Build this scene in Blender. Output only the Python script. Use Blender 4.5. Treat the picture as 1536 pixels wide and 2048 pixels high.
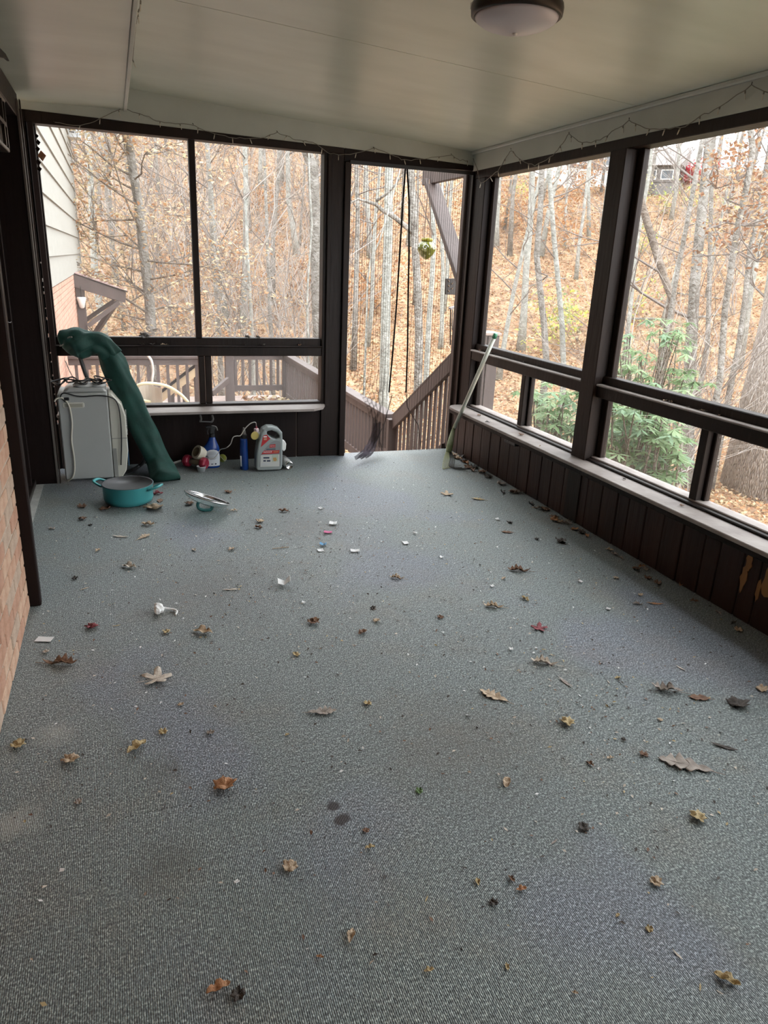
import bpy, math, random
import numpy as np
from mathutils import Vector, Matrix

# ------------------------------------------------------------------ camera, world, exposure
scene = bpy.context.scene
for o in list(bpy.data.objects):
    bpy.data.objects.remove(o)
COL = scene.collection
# porch frame: +X along the far wall, +Y along the long outer wall, z = 0 on the carpet, metres
FPX, PITCH, ROLL, YAW, CAMH = 1440.0, math.radians(19.03), math.radians(2.6), math.radians(20.45), 1.5
_fh = np.array([math.sin(YAW), math.cos(YAW), 0.0]); _r = np.array([math.cos(YAW), -math.sin(YAW), 0.0]); _z = np.array([0, 0, 1.0])
_f = _fh * math.cos(PITCH) - _z * math.sin(PITCH); _u = _fh * math.sin(PITCH) + _z * math.cos(PITCH)
_c, _s = math.cos(ROLL), math.sin(ROLL)
CR, CU, CF = _c * _r + _s * _u, -_s * _r + _c * _u, _f
CAM = np.array([0, 0, CAMH])
cam_data = bpy.data.cameras.new('camera'); cam = bpy.data.objects.new('camera', cam_data); COL.objects.link(cam)
cam_data.sensor_fit = 'VERTICAL'; cam_data.sensor_height = 36.0; cam_data.lens = 36.0 * FPX / 2048.0
cam_data.clip_start = 0.02; cam_data.clip_end = 600
cam.matrix_world = Matrix(((CR[0], CU[0], -CF[0], 0), (CR[1], CU[1], -CF[1], 0), (CR[2], CU[2], -CF[2], CAMH), (0, 0, 0, 1)))
scene.camera = cam

world = bpy.data.worlds.new('overcast_sky'); scene.world = world; world.use_nodes = True
bgn = world.node_tree.nodes['Background']; bgn.inputs[0].default_value = (0.93, 0.97, 1.0, 1); bgn.inputs[1].default_value = 1.0
vs = scene.view_settings
vs.view_transform = 'Standard'; vs.look = 'None'; vs.gamma = 1.0; vs.use_curve_mapping = False
vs.exposure = 3.0

# ------------------------------------------------------------------ helpers
def ray(x, y):
    return CF + (x - 768) / FPX * CR - (y - 1024) / FPX * CU
def fl(x, y, z=0.0):
    d = ray(x, y); return CAM + d * ((z - CAMH) / d[2])
def onX(x, y, X):
    d = ray(x, y); return CAM + d * (X / d[0])
def onY(x, y, Y):
    d = ray(x, y); return CAM + d * (Y / d[1])
def V(*a): return np.array(a, float)

class MB:
    def __init__(s): s.v = []; s.f = []; s.n = 0; s.m = []; s.cm = 0
    def add(s, vs, fs):
        vs = [tuple(map(float, p)) for p in vs]
        s.v += vs; s.f += [tuple(i + s.n for i in f) for f in fs]; s.m += [s.cm] * len(fs); s.n += len(vs); return s
    def box(s, lo, hi):
        x0, y0, z0 = lo; x1, y1, z1 = hi
        return s.hexa([(x0, y0, z0), (x1, y0, z0), (x1, y1, z0), (x0, y1, z0), (x0, y0, z1), (x1, y0, z1), (x1, y1, z1), (x0, y1, z1)])
    def hexa(s, p):
        return s.add(p, [(3, 2, 1, 0), (4, 5, 6, 7), (0, 1, 5, 4), (1, 2, 6, 5), (2, 3, 7, 6), (3, 0, 4, 7)])
    def bar(s, a, b, w, h, up=(0, 0, 1)):
        a = V(*a); b = V(*b); d = b - a; d /= np.linalg.norm(d); up = V(*up)
        sd = np.cross(d, up); sd /= np.linalg.norm(sd); uu = np.cross(sd, d)
        q = [(-w / 2, -h / 2), (w / 2, -h / 2), (w / 2, h / 2), (-w / 2, h / 2)]
        return s.hexa([a + sd * x + uu * y for x, y in q] + [b + sd * x + uu * y for x, y in q])
    def tube(s, pts, rad, seg=8, caps=True, squash=1.0):
        P = [V(*p) for p in pts]; n = len(P)
        R = list(rad) if hasattr(rad, '__len__') else [rad] * n
        T = []
        for i in range(n):
            t = P[min(i + 1, n - 1)] - P[max(i - 1, 0)]; T.append(t / (np.linalg.norm(t) + 1e-12))
        ref = V(0, 0, 1) if abs(T[0][2]) < 0.9 else V(1, 0, 0)
        nrm = np.cross(T[0], ref); nrm /= np.linalg.norm(nrm)
        vs = []; fs = []
        for i in range(n):
            nrm = nrm - T[i] * (nrm @ T[i]); nrm /= np.linalg.norm(nrm) + 1e-12
            bn = np.cross(T[i], nrm)
            for k in range(seg):
                a = 2 * math.pi * k / seg
                vs.append(P[i] + R[i] * (math.cos(a) * nrm + squash * math.sin(a) * bn))
        for i in range(n - 1):
            for k in range(seg):
                k2 = (k + 1) % seg
                fs.append((i * seg + k, i * seg + k2, (i + 1) * seg + k2, (i + 1) * seg + k))
        if caps:
            fs.append(tuple(range(seg - 1, -1, -1))); fs.append(tuple((n - 1) * seg + k for k in range(seg)))
        return s.add(vs, fs)
    def lathe(s, prof, seg=24, c=(0, 0, 0), axis=None, close=False):
        c = V(*c)
        if axis is None: ex, ey, ez = V(1, 0, 0), V(0, 1, 0), V(0, 0, 1)
        else:
            ez = V(*axis); ez /= np.linalg.norm(ez); t = V(0, 0, 1) if abs(ez[2]) < .9 else V(1, 0, 0)
            ex = np.cross(t, ez); ex /= np.linalg.norm(ex); ey = np.cross(ez, ex)
        vs = []; fs = []; n = len(prof)
        for r, h in prof:
            for k in range(seg):
                a = 2 * math.pi * k / seg
                vs.append(c + ex * (r * math.cos(a)) + ey * (r * math.sin(a)) + ez * h)
        rng = n if close else n - 1
        for i in range(rng):
            j = (i + 1) % n
            for k in range(seg):
                k2 = (k + 1) % seg
                fs.append((i * seg + k, i * seg + k2, j * seg + k2, j * seg + k))
        if not close:
            if prof[0][0] > 1e-6: fs.append(tuple(range(seg - 1, -1, -1)))
            if prof[-1][0] > 1e-6: fs.append(tuple((n - 1) * seg + k for k in range(seg)))
        return s.add(vs, fs)
    def prism(s, poly, a, b, O=(0, 0, 0), ex=(1, 0, 0), ey=(0, 0, 1), ez=(0, 1, 0)):
        O, ex, ey, ez = V(*O), V(*ex), V(*ey), V(*ez); n = len(poly)
        vs = [O + ex * x + ey * y + ez * a for x, y in poly] + [O + ex * x + ey * y + ez * b for x, y in poly]
        fs = [tuple(range(n - 1, -1, -1)), tuple(range(n, 2 * n))] + [(i, (i + 1) % n, n + (i + 1) % n, n + i) for i in range(n)]
        return s.add(vs, fs)
    def grid(s, fn, nu, nv):
        vs = [fn(i / nu, j / nv) for j in range(nv + 1) for i in range(nu + 1)]
        fs = [(j * (nu + 1) + i, j * (nu + 1) + i + 1, (j + 1) * (nu + 1) + i + 1, (j + 1) * (nu + 1) + i) for j in range(nv) for i in range(nu)]
        return s.add(vs, fs)
    def build(s, name, mat, parent=None, smooth=False, bevel=0, solid=0, sub=0, local=False):
        me = bpy.data.meshes.new(name)
        off = V(0, 0, 0)
        if parent is not None and not local:
            q = parent
            while q is not None: off = off + V(*q.location); q = q.parent
        vs = np.array(s.v, float) - off
        me.from_pydata(vs.tolist(), [], s.f)
        mats = mat if isinstance(mat, (list, tuple)) else [mat]
        for m in mats: me.materials.append(m)
        if len(mats) > 1: me.polygons.foreach_set('material_index', s.m)
        if smooth: me.polygons.foreach_set('use_smooth', [True] * len(me.polygons))
        me.update()
        o = bpy.data.objects.new(name, me); COL.objects.link(o)
        if parent is not None: o.parent = parent
        if solid:
            md = o.modifiers.new('solid', 'SOLIDIFY'); md.thickness = solid; md.offset = 0
        if bevel:
            md = o.modifiers.new('bevel', 'BEVEL'); md.width = bevel; md.segments = 1; md.limit_method = 'ANGLE'; md.angle_limit = math.radians(40)
        if sub:
            md = o.modifiers.new('sub', 'SUBSURF'); md.levels = sub; md.render_levels = sub
        return o

def tag(o, label=None, cat=None, group=None, kind=None):
    if label: o['label'] = label
    if cat: o['category'] = cat
    if group: o['group'] = group
    if kind: o['kind'] = kind
    return o
def empty(name, loc=(0, 0, 0)):
    o = bpy.data.objects.new(name, None); COL.objects.link(o); o.location = tuple(map(float, loc)); o.empty_display_size = .05; return o
def thing(name, loc, label, cat, group=None): return tag(empty(name, loc), label, cat, group)
def copy_tree(o, parent=None):
    c = o.copy(); COL.objects.link(c); c.parent = parent
    for ch in list(o.children): copy_tree(ch, c)
    return c
def copy_part(o, parent, loc=(0, 0, 0)):
    c = o.copy(); COL.objects.link(c); c.parent = parent; c.location = loc; return c

# ------------------------------------------------------------------ materials
def nodes(name):
    m = bpy.data.materials.new(name); m.use_nodes = True; nt = m.node_tree
    return m, nt, nt.nodes['Principled BSDF'], nt.nodes.new, nt.links.new
def mat(name, col, rough=.6, col2=None, scale=8, detail=4, bump=0, bscale=None, stretch=None, metal=0, spec=None, lo=.35, hi=.65, coord='Object', trans=0):
    m, nt, b, N, L = nodes(name)
    b.inputs['Base Color'].default_value = (*col, 1); b.inputs['Roughness'].default_value = rough; b.inputs['Metallic'].default_value = metal
    if spec is not None: b.inputs['Specular IOR Level'].default_value = spec
    if trans: b.inputs['Transmission Weight'].default_value = trans
    if col2 is not None or bump:
        tc = N('ShaderNodeTexCoord'); mp = N('ShaderNodeMapping'); L(tc.outputs[coord], mp.inputs[0])
        if stretch: mp.inputs['Scale'].default_value = stretch
        if col2 is not None:
            nz = N('ShaderNodeTexNoise'); nz.inputs['Scale'].default_value = scale; nz.inputs['Detail'].default_value = detail; L(mp.outputs[0], nz.inputs['Vector'])
            cr = N('ShaderNodeValToRGB'); cr.color_ramp.elements[0].position = lo; cr.color_ramp.elements[1].position = hi
            cr.color_ramp.elements[0].color = (*col, 1); cr.color_ramp.elements[1].color = (*col2, 1)
            L(nz.outputs['Fac'], cr.inputs[0]); L(cr.outputs[0], b.inputs['Base Color'])
        if bump:
            n2 = N('ShaderNodeTexNoise'); n2.inputs['Scale'].default_value = bscale or scale * 4; n2.inputs['Detail'].default_value = 3; L(mp.outputs[0], n2.inputs['Vector'])
            bp = N('ShaderNodeBump'); bp.inputs['Strength'].default_value = bump; bp.inputs['Distance'].default_value = .01
            L(n2.outputs['Fac'], bp.inputs['Height']); L(bp.outputs[0], b.inputs['Normal'])
    return m

M = {}
M['wood'] = mat('brown_stained_wood', (.011, .0064, .0048), .5, (.019, .011, .0082), 6, bump=.25, bscale=30, stretch=(1, 1, .15), spec=.25)
M['wood_dark'] = mat('dark_brown_paint', (.0085, .0045, .0038), .5, (.0135, .007, .0058), 5, bump=.2, bscale=30, stretch=(1, 1, .15), spec=.2)
M['plank'] = mat('red_brown_plank', (.022, .0082, .0058), .45, (.036, .0145, .0098), 7, bump=.3, bscale=40, stretch=(1, 1, .12), spec=.25)
M['sill'] = mat('worn_sill_board', (.20, .165, .15), .6, (.33, .29, .265), 5, bump=.3, bscale=30, lo=.3, hi=.7)
M['deckwood'] = mat('brown_deck_stain', (.072, .052, .047), .6, (.10, .074, .067), 5, bump=.3, bscale=25, stretch=(1, 1, .2))
M['deckboard'] = mat('weathered_deck_board', (.24, .175, .15), .75, (.38, .30, .26), 3, bump=.3, bscale=20)
M['ceil'] = mat('white_ceiling_paint', (.52, .575, .50), .33, (.60, .655, .58), 1.6, detail=5, bump=.08, bscale=3, stretch=(1, 2.5, 1))
M['fascia'] = mat('white_fascia_paint', (.44, .48, .44), .5, (.50, .54, .50), 3, bump=.1, bscale=20)
M['black'] = mat('black_plastic', (.012, .012, .013), .4)
M['metal'] = mat('brushed_steel', (.6, .6, .6), .25, metal=1)
M['darkmetal'] = mat('dark_bronze', (.03, .024, .02), .4, metal=.6)
M['white'] = mat('white_plastic', (.75, .75, .72), .35)
M['conc'] = mat('concrete', (.30, .30, .28), .8, (.42, .42, .39), 12, bump=.3)
M['raw'] = mat('bare_orange_wood', (.22, .095, .025), .6, (.30, .14, .04), 12, stretch=(1, 1, .2))

def carpet():
    m, nt, b, N, L = nodes('grey_ribbed_carpet')
    b.inputs['Roughness'].default_value = .50; b.inputs['Specular IOR Level'].default_value = .55; b.inputs['Sheen Weight'].default_value = .12; b.inputs['Sheen Roughness'].default_value = .4
    tc = N('ShaderNodeTexCoord')
    def noise(sc, det=3, st=None, rough=.5):
        n = N('ShaderNodeTexNoise'); n.inputs['Scale'].default_value = sc; n.inputs['Detail'].default_value = det; n.inputs['Roughness'].default_value = rough
        if st:
            mp = N('ShaderNodeMapping'); mp.inputs['Scale'].default_value = st; L(tc.outputs['Object'], mp.inputs[0]); L(mp.outputs[0], n.inputs['Vector'])
        else: L(tc.outputs['Object'], n.inputs['Vector'])
        return n.outputs['Fac']
    def ramp(fac, stops):
        r = N('ShaderNodeValToRGB')
        while len(r.color_ramp.elements) > len(stops): r.color_ramp.elements.remove(r.color_ramp.elements[-1])
        while len(r.color_ramp.elements) < len(stops): r.color_ramp.elements.new(.5)
        for e, (p, c) in zip(r.color_ramp.elements, stops): e.position = p; e.color = (*c, 1)
        L(fac, r.inputs[0]); return r.outputs[0]
    def mix(fac, a, bb, mode='MIX'):
        x = N('ShaderNodeMix'); x.data_type = 'RGBA'; x.blend_type = mode
        if isinstance(fac, float): x.inputs[0].default_value = fac
        else: L(fac, x.inputs[0])
        for i, q in ((6, a), (7, bb)):
            if isinstance(q, tuple): x.inputs[i].default_value = (*q, 1)
            else: L(q, x.inputs[i])
        return x.outputs[2]
    wv = N('ShaderNodeTexWave'); wv.wave_type = 'BANDS'; wv.bands_direction = 'X'; wv.inputs['Scale'].default_value = 68; wv.inputs['Distortion'].default_value = 1.2
    wv.inputs['Detail'].default_value = 2; wv.inputs['Detail Scale'].default_value = 3; L(tc.outputs['Object'], wv.inputs['Vector'])
    fleck = noise(260, 2, (1, .55, 1)); big = noise(1.1, 4); pur = noise(.9, 3, (1.1, .8, 1)); dirt = noise(2.6, 6, rough=.65)
    base = ramp(fleck, [(.32, (.026, .032, .033)), (.5, (.104, .126, .126)), (.67, (.35, .395, .385))])
    base = mix(wv.outputs['Fac'], mix(.48, base, (.008, .010, .011)), base)
    base = mix(ramp(noise(70, 3), [(.38, (0, 0, 0)), (.62, (.75, .75, .75))]), base, mix(1.0, base, (1.75, 1.75, 1.72), 'MULTIPLY'))
    base = mix(ramp(pur, [(.52, (0, 0, 0)), (.60, (.5, .5, .5))]), base, mix(1.0, base, (1.02, .96, 1.30), 'MULTIPLY'))
    base = mix(ramp(dirt, [(.50, (0, 0, 0)), (.70, (.55, .55, .55))]), base, mix(1.0, base, (1.12, .90, .76), 'MULTIPLY'))
    base = mix(ramp(big, [(.3, (.0, .0, .0)), (.7, (.5, .5, .5))]), base, mix(1.0, base, (1.25, 1.25, 1.22), 'MULTIPLY'))
    # spill stains with their own outlines
    def spot(px, py, r, soft):
        p = fl(px, py); g = N('ShaderNodeVectorMath'); g.operation = 'DISTANCE'; L(tc.outputs['Object'], g.inputs[0]); g.inputs[1].default_value = (p[0], p[1], 0)
        a = N('ShaderNodeMath'); a.operation = 'MULTIPLY_ADD'; L(noise(22, 3), a.inputs[0]); a.inputs[1].default_value = r * 1.5; L(g.outputs['Value'], a.inputs[2])
        return ramp(a.outputs[0], [(max(0, r * 1.55 - soft), (1, 1, 1)), (r * 1.55 + soft, (0, 0, 0))])
    for px, py, r, sf, c, k in ((668, 1611, .024, .006, (.010, .002, .003), 1.0), (684, 1640, .028, .006, (.010, .002, .003), 1.0), (335, 1728, .075, .05, (.05, .045, .03), .45),
                             (110, 1467, .05, .04, (.40, .40, .36), .4), (30, 1645, .06, .04, (.40, .40, .36), .4), (610, 1050, .26, .2, (.05, .045, .045), .5), (430, 1180, .3, .25, (.07, .06, .055), .4),
                             (920, 1480, .22, .2, (.09, .07, .05), .45), (325, 1540, .05, .05, (.05, .05, .04), .5)):
        s_ = spot(px, py, r, sf); base = mix(mix(1.0 - k, s_, (0, 0, 0)), base, c)
    L(base, b.inputs['Base Color'])
    bp = N('ShaderNodeBump'); bp.inputs['Strength'].default_value = .35; bp.inputs['Distance'].default_value = .003
    ad = N('ShaderNodeMath'); ad.operation = 'ADD'; L(wv.outputs['Fac'], ad.inputs[0]); L(fleck, ad.inputs[1]); L(ad.outputs[0], bp.inputs['Height']); L(bp.outputs[0], b.inputs['Normal'])
    return m
M['carpet'] = carpet()

def screen_mat(name, alpha, col, wave=None, wave_alpha=0):
    m, nt, b, N, L = nodes(name); nt.nodes.remove(b); out = nt.nodes['Material Output']
    t = N('ShaderNodeBsdfTransparent'); d = N('ShaderNodeBsdfDiffuse'); d.inputs[0].default_value = (*col, 1); mx = N('ShaderNodeMixShader')
    L(t.outputs[0], mx.inputs[1]); L(d.outputs[0], mx.inputs[2]); L(mx.outputs[0], out.inputs[0]); mx.inputs[0].default_value = alpha
    if wave:
        tc = N('ShaderNodeTexCoord'); w = N('ShaderNodeTexWave'); w.bands_direction = 'X'; w.inputs['Scale'].default_value = wave; w.inputs['Distortion'].default_value = .6; L(tc.outputs['UV'] if False else tc.outputs['Object'], w.inputs['Vector'])
        r = N('ShaderNodeMapRange'); r.inputs[1].default_value = .60; r.inputs[2].default_value = .92; r.inputs[3].default_value = alpha; r.inputs[4].default_value = wave_alpha
        L(w.outputs['Fac'], r.inputs[0]); L(r.outputs[0], mx.inputs[0])
    return m
M['screen'] = screen_mat('insect_screen', .14, (.58, .57, .56))
M['netting'] = screen_mat('door_netting', .09, (.06, .045, .04), wave=17, wave_alpha=.5)
M['netting_dense'] = screen_mat('gathered_netting', .72, (.10, .085, .105))
# ------------------------------------------------------------------ the porch shell
XR, YF, YB, XL = 2.66, 5.50, -1.9, -0.45      # inner faces: outer wall, far wall, rear wall, house wall
ZS, ZR0, ZR1, ZH = .415, .80, .925, 2.14       # sill top, rail, header underside
def zc(x): return 2.33 + (XR - x) * .063       # sloping ceiling
DW = .10                                       # wall thickness
DX0, DX1 = 1.66, 2.65                          # door opening in the far wall

floor = tag(empty('floor', (0, 0, 0)), 'worn grey ribbed carpet on the porch floor', 'floor', kind='structure')
xa, xb, sa, sb_ = XL - .14, XR + .02, 1.745, 1.832
for yn0, yn1, yf0, yf1 in ((YB, YB, sa, sb_), (sa + .0012, sb_ + .0012, YF + .06, YF + .06)):
    MB().hexa([(xa, yn0, -.012), (xb, yn1, -.012), (xb, yf1, -.012), (xa, yf0, -.012), (xa, yn0, 0), (xb, yn1, 0), (xb, yf1, 0), (xa, yf0, 0)]).build('carpet_panel', M['carpet'], floor)
MB().box((XL - .35, YB - .1, -.16), (XR + DW, YF + DW, -.012)).build('slab', M['conc'], floor)
# ragged carpet edge beside the door leaves the concrete bare
MB().box((-.66, 3.26, -.012), (-.54, 5.10, .004)).build('threshold', M['conc'], floor)

ceiling = tag(empty('ceiling', (0, 0, 2.4)), 'off-white painted board ceiling of the porch', 'ceiling', kind='structure')
def cpanel(x0, x1, y0, y1, t=.02):
    MB().hexa([(x0, y0, zc(x0)), (x1, y0, zc(x1)), (x1, y1, zc(x1)), (x0, y1, zc(x0)), (x0, y0, zc(x0) + t), (x1, y0, zc(x1) + t), (x1, y1, zc(x1) + t), (x0, y1, zc(x0) + t)]).build('ceiling_panel', M['ceil'], ceiling)
XS = .14
for y0, y1 in ((3.562, 5.62), (1.142, 3.556), (-1.28, 1.136), (-2.0, -1.286)):
    cpanel(XS, XR + .12, y0, y1)
MB().box((XS - .04, -2, 2.56), (XR + .2, 5.7, 2.60)).build('roof_deck', M['wood_dark'], ceiling)
# lower soffit of the house eave and its edge board
MB().hexa([(XL - .4, -2, 2.345), (XS - .005, -2, 2.362), (XS - .005, 5.62, 2.362), (XL - .4, 5.62, 2.345), (XL - .4, -2, 2.365), (XS - .005, -2, 2.385), (XS - .005, 5.62, 2.385), (XL - .4, 5.62, 2.365)]).build('soffit_panel', M['ceil'], ceiling)
MB().box((XS - .004, -2, 2.352), (XS + .016, 5.53, 2.51)).build('soffit_edge_board', M['fascia'], ceiling, bevel=.003)
# light patch of roof closing the ends
t1 = tag(MB().hexa([(XS, YF - .005, 2.285), (XR, YF - .005, 2.222), (XR, YF + .02, 2.222), (XS, YF + .02, 2.285), (XS, YF - .005, zc(XS)), (XR, YF - .005, zc(XR)), (XR, YF + .02, zc(XR)), (XS, YF + .02, zc(XS))]).build('trim_1', M['fascia']), 'white fascia board above the far screens', 'trim', kind='structure')
t2 = tag(MB().box((XR - .012, YB, 2.195), (XR + .02, YF - .005, 2.335)).build('trim_2', M['fascia']), 'white fascia board above the long outer screens', 'trim', kind='structure')
t3 = tag(MB().bar((XR - .022, YB, 2.322), (XR - .022, YF, 2.322), .024, .024).build('trim_3', M['fascia'], bevel=.006), 'white bead moulding where fascia meets ceiling', 'trim', kind='structure')
t4 = tag(MB().box((XL - .1, YF - .004, 2.30), (XS, YF + .02, 2.372)).build('trim_4', M['fascia']), 'narrow white board under the eave soffit', 'trim', kind='structure')

# ---- far wall
wf = tag(empty('wall_far', (1.1, YF, 0)), 'dark brown framed far wall with screens and knee wall', 'wall', kind='structure')
def fbox(name, x0, x1, z0, z1, y0=YF, y1=YF + DW, m='wood', parent=None, bevel=.004):
    return MB().box((x0, y0, z0), (x1, y1, z1)).build(name, M[m], parent or wf, bevel=bevel)
# header slopes a touch as in the sagging frame
MB().hexa([(XL - .12, YF - .012, 2.235), (DX0 - .04, YF - .012, 2.225), (DX0 - .04, YF + DW, 2.225), (XL - .12, YF + DW, 2.235), (XL - .12, YF - .012, 2.308), (DX0 - .04, YF - .012, 2.268), (DX0 - .04, YF + DW, 2.268), (XL - .12, YF + DW, 2.308)]).build('header_board', M['wood'], wf, bevel=.004)
MB().hexa([(DX0 - .04, YF - .012, 2.178), (XR, YF - .012, 2.200), (XR, YF + DW, 2.200), (DX0 - .04, YF + DW, 2.178), (DX0 - .04, YF - .012, 2.268), (XR, YF - .012, 2.235), (XR, YF + DW, 2.235), (DX0 - .04, YF + DW, 2.268)]).build('door_header', M['wood_dark'], wf, bevel=.004)
fbox('post', -.442, -.405, 0, 2.24, YF - .02, m='wood_dark')
fbox('filler_board', -.58, -.452, 0, 2.30, YF - .02, m='wood_dark')
fbox('stop', -.405, -.395, ZR1, 2.235, YF + .03, YF + .06)
fbox('mullion', .535, .578, ZR1, 2.235, YF + .01, YF + .07)
fbox('mullion', .545, .588, ZS + .03, ZR0, YF + .01, YF + .07)
fbox('mullion', .594, .64, ZS + .03, ZR0, YF + .03, YF + .085)
fbox('post', 1.475, DX0, 0, 2.23, YF - .005)
fbox('stop', DX0 - .035, DX0 + .012, 0, 2.18, YF - .03, YF + .0)
fbox('jamb', 1.50, 1.53, ZS, 2.22, YF - .025, YF - .005)
fbox('rail', -.43, 1.475, ZR0, .868, YF + .0)
fbox('rail', -.43, 1.475, .868, .93, YF + .018, YF + .09)
fbox('stop', -.43, 1.475, .868, .876, YF - .02, YF + .02)
fbox('knee_panel', -.43, .18, 0, ZS - .005, YF + .012, YF + .05, 'wood_dark')
fbox('knee_panel', .185, 1.28, 0, ZS - .005, YF + .012, YF + .05, 'wood_dark')
fbox('knee_panel', 1.285, 1.475, 0, ZS - .005, YF + .012, YF + .05, 'wood_dark')
fbox('base_board', -.43, 1.475, ZS + .0, ZS + .03, YF + .0, YF + .1, 'wood')
MB().prism([(-.43, 5.30), (1.37, 5.30), (1.46, 5.37), (1.50, 5.47), (1.50, 5.515), (-.43, 5.515)], .408, .428, ex=(1, 0, 0), ey=(0, 1, 0), ez=(0, 0, 1)).build('sill', M['sill'], wf, bevel=.003)
fbox('corner_post', DX1, XR + DW, 0, 2.235, YF - .02, YF + .1, 'wood_dark')
fbox('jamb', DX1 - .02, DX1 + .012, 0, 2.2, YF + .06, YF + .12, 'deckwood')
fbox('door_stop', DX1 - .012, DX1 + .02, 0, 2.19, YF - .04, YF - .02)

# ---- long outer wall
wr = tag(empty('wall_right', (XR, 2, 0)), 'long outer wall of brown planks, rails and screens', 'wall', kind='structure')
def rbox(name, y0, y1, z0, z1, x0=XR, x1=XR + DW, m='wood', bevel=.004):
    return MB().box((x0, y0, z0), (x1, y1, z1)).build(name, M[m], wr, bevel=bevel)
rbox('header_board', YB, YF, ZH, 2.20, XR - .006)
posts = [(3.60, 3.74), (1.45, 1.59), (-.70, -.56)]
bays = [(3.74, 5.29), (1.59, 3.60), (-.56, 1.45), (YB, -.70)]
rng = random.Random(5)
for y0, y1 in posts:
    rbox('post', y0, y1, 0, ZH, XR - .03, XR + DW)
rbox('corner_stud', 5.29, YF - .02, ZS, ZH, XR - .004, XR + .09, 'wood_dark')
win = 0
for bi, (y0, y1) in enumerate(bays):
    rbox('rail', y0, y1, ZR0, .872, XR + .0)
    rbox('rail', y0, y1, .872, ZR1, XR + .03, XR + .095)
    rbox('rail_lip', y0, y1, .868, .880, XR - .015, XR + .03, 'sill')
    rbox('base_board', y0, y1, ZS - .01, ZS + .022, XR + .02, XR + .10, 'sill')
    rbox('base_board', y0, y1, ZS + .0, ZS + .012, XR - .01, XR + .03, 'wood')
    ym = 4.49 if bi == 0 else (2.735 if bi == 1 else (y0 + y1) / 2)
    rbox('mullion', ym - .025, ym + .025, ZS + .02, ZR0, XR + .02, XR + .06)
    rbox('mullion', ym - .045, ym + .005, ZS + .02, ZR0, XR + .06, XR + .095)
    for s, yy in ((1, y0), (-1, y1)):
        rbox('stop', min(yy, yy + s * .05), max(yy, yy + s * .05), ZS, ZH, XR + .05, XR + .09)
# sill board (one long worn board) with rounded far end
MB().prism([(2.515, YB), (2.515, 5.28), (2.525, 5.345), (2.555, 5.39), (2.60, 5.41), (2.67, 5.41), (2.67, YB)], .392, .413, ex=(1, 0, 0), ey=(0, 1, 0), ez=(0, 0, 1)).build('sill', M['sill'], wr, bevel=.003)
MB().box((2.528, YB, .362), (2.55, 5.36, .392)).build('apron', M['wood_dark'], wr, bevel=.003)
y = 5.47; pw = None
while y > YB:
    w = rng.choice((.13, .145, .10, .15)); a = max(YB, y - w + .005)
    MB().box((2.638 - rng.uniform(0, .004), a, 0), (2.66, y, .392)).build('plank', M['plank'], wr, bevel=.004); y -= w
MB().box((2.66, YB, 0), (XR + DW, YF, .40)).build('backing_board', M['wood_dark'], wr)
# peeled paint showing the bare wood
def blob(cy, cz, ry, rz, seed):
    rg = random.Random(seed); n = 16
    return [(cy + ry * math.cos(2 * math.pi * k / n) * rg.uniform(.65, 1.15), cz + rz * math.sin(2 * math.pi * k / n) * rg.uniform(.75, 1.1)) for k in range(n)]
for cy, cz, ry, rz, sd in ((2.275, .285, .020, .05, 1), (2.287, .20, .018, .07, 2), (2.135, .25, .055, .10, 3), (2.07, .12, .05, .07, 4), (2.195, .18, .012, .06, 5), (2.0, .2, .05, .15, 6)):
    MB().prism(blob(cy, cz, ry, rz, sd), 0, .004, O=(2.6325, 0, 0), ex=(0, 1, 0), ey=(0, 0, 1), ez=(1, 0, 0)).build('peeled_patch', M['raw'], wr)

# ---- rear wall behind the camera, unseen; made solid to cut light from behind
wb = tag(empty('wall_back', (1.1, YB, 0)), 'rear solid brown board wall of the porch', 'wall', kind='structure')
for k in range(12):
    MB().box((XL - .3 + k * .285, YB - .1, 0), (XL - .3 + k * .285 + .28, YB, 2.6)).build('wall_board', M['wood'], wb, bevel=.004)

# ---- screens
def window(n, lo, hi, lab):
    w = tag(empty('window_%d' % n, lo), lab, 'window', kind='structure')
    MB().box(lo, hi).build('screen', M['screen'], w)
    return w
SY = YF + .055; SXx = XR + .075
window(1, (-.43, SY, ZR1), (.54, SY + .001, 2.235), 'tall insect screen between corner post and mullion, far wall')
window(2, (.575, SY, ZR1), (1.48, SY + .001, 2.235), 'tall insect screen beside the door post, far wall')
window(3, (-.43, SY, ZS), (.55, SY + .001, ZR0), 'low insect screen behind the green umbrella cover')
window(4, (.60, SY, ZS), (1.48, SY + .001, ZR0), 'low insect screen showing the deck boards')
n = 5
lab2 = ['beside the door corner', 'past the middle post', 'beyond the second post', 'at the rear corner']
for bi, (y0, y1) in enumerate(bays):
    window(n, (SXx, y0, ZR1), (SXx + .001, y1, ZH), 'tall outer-wall insect screen ' + lab2[bi]); n += 1
    window(n, (SXx, y0, ZS), (SXx + .001, y1, ZR0), 'low outer-wall insect screen ' + lab2[bi]); n += 1

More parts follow.
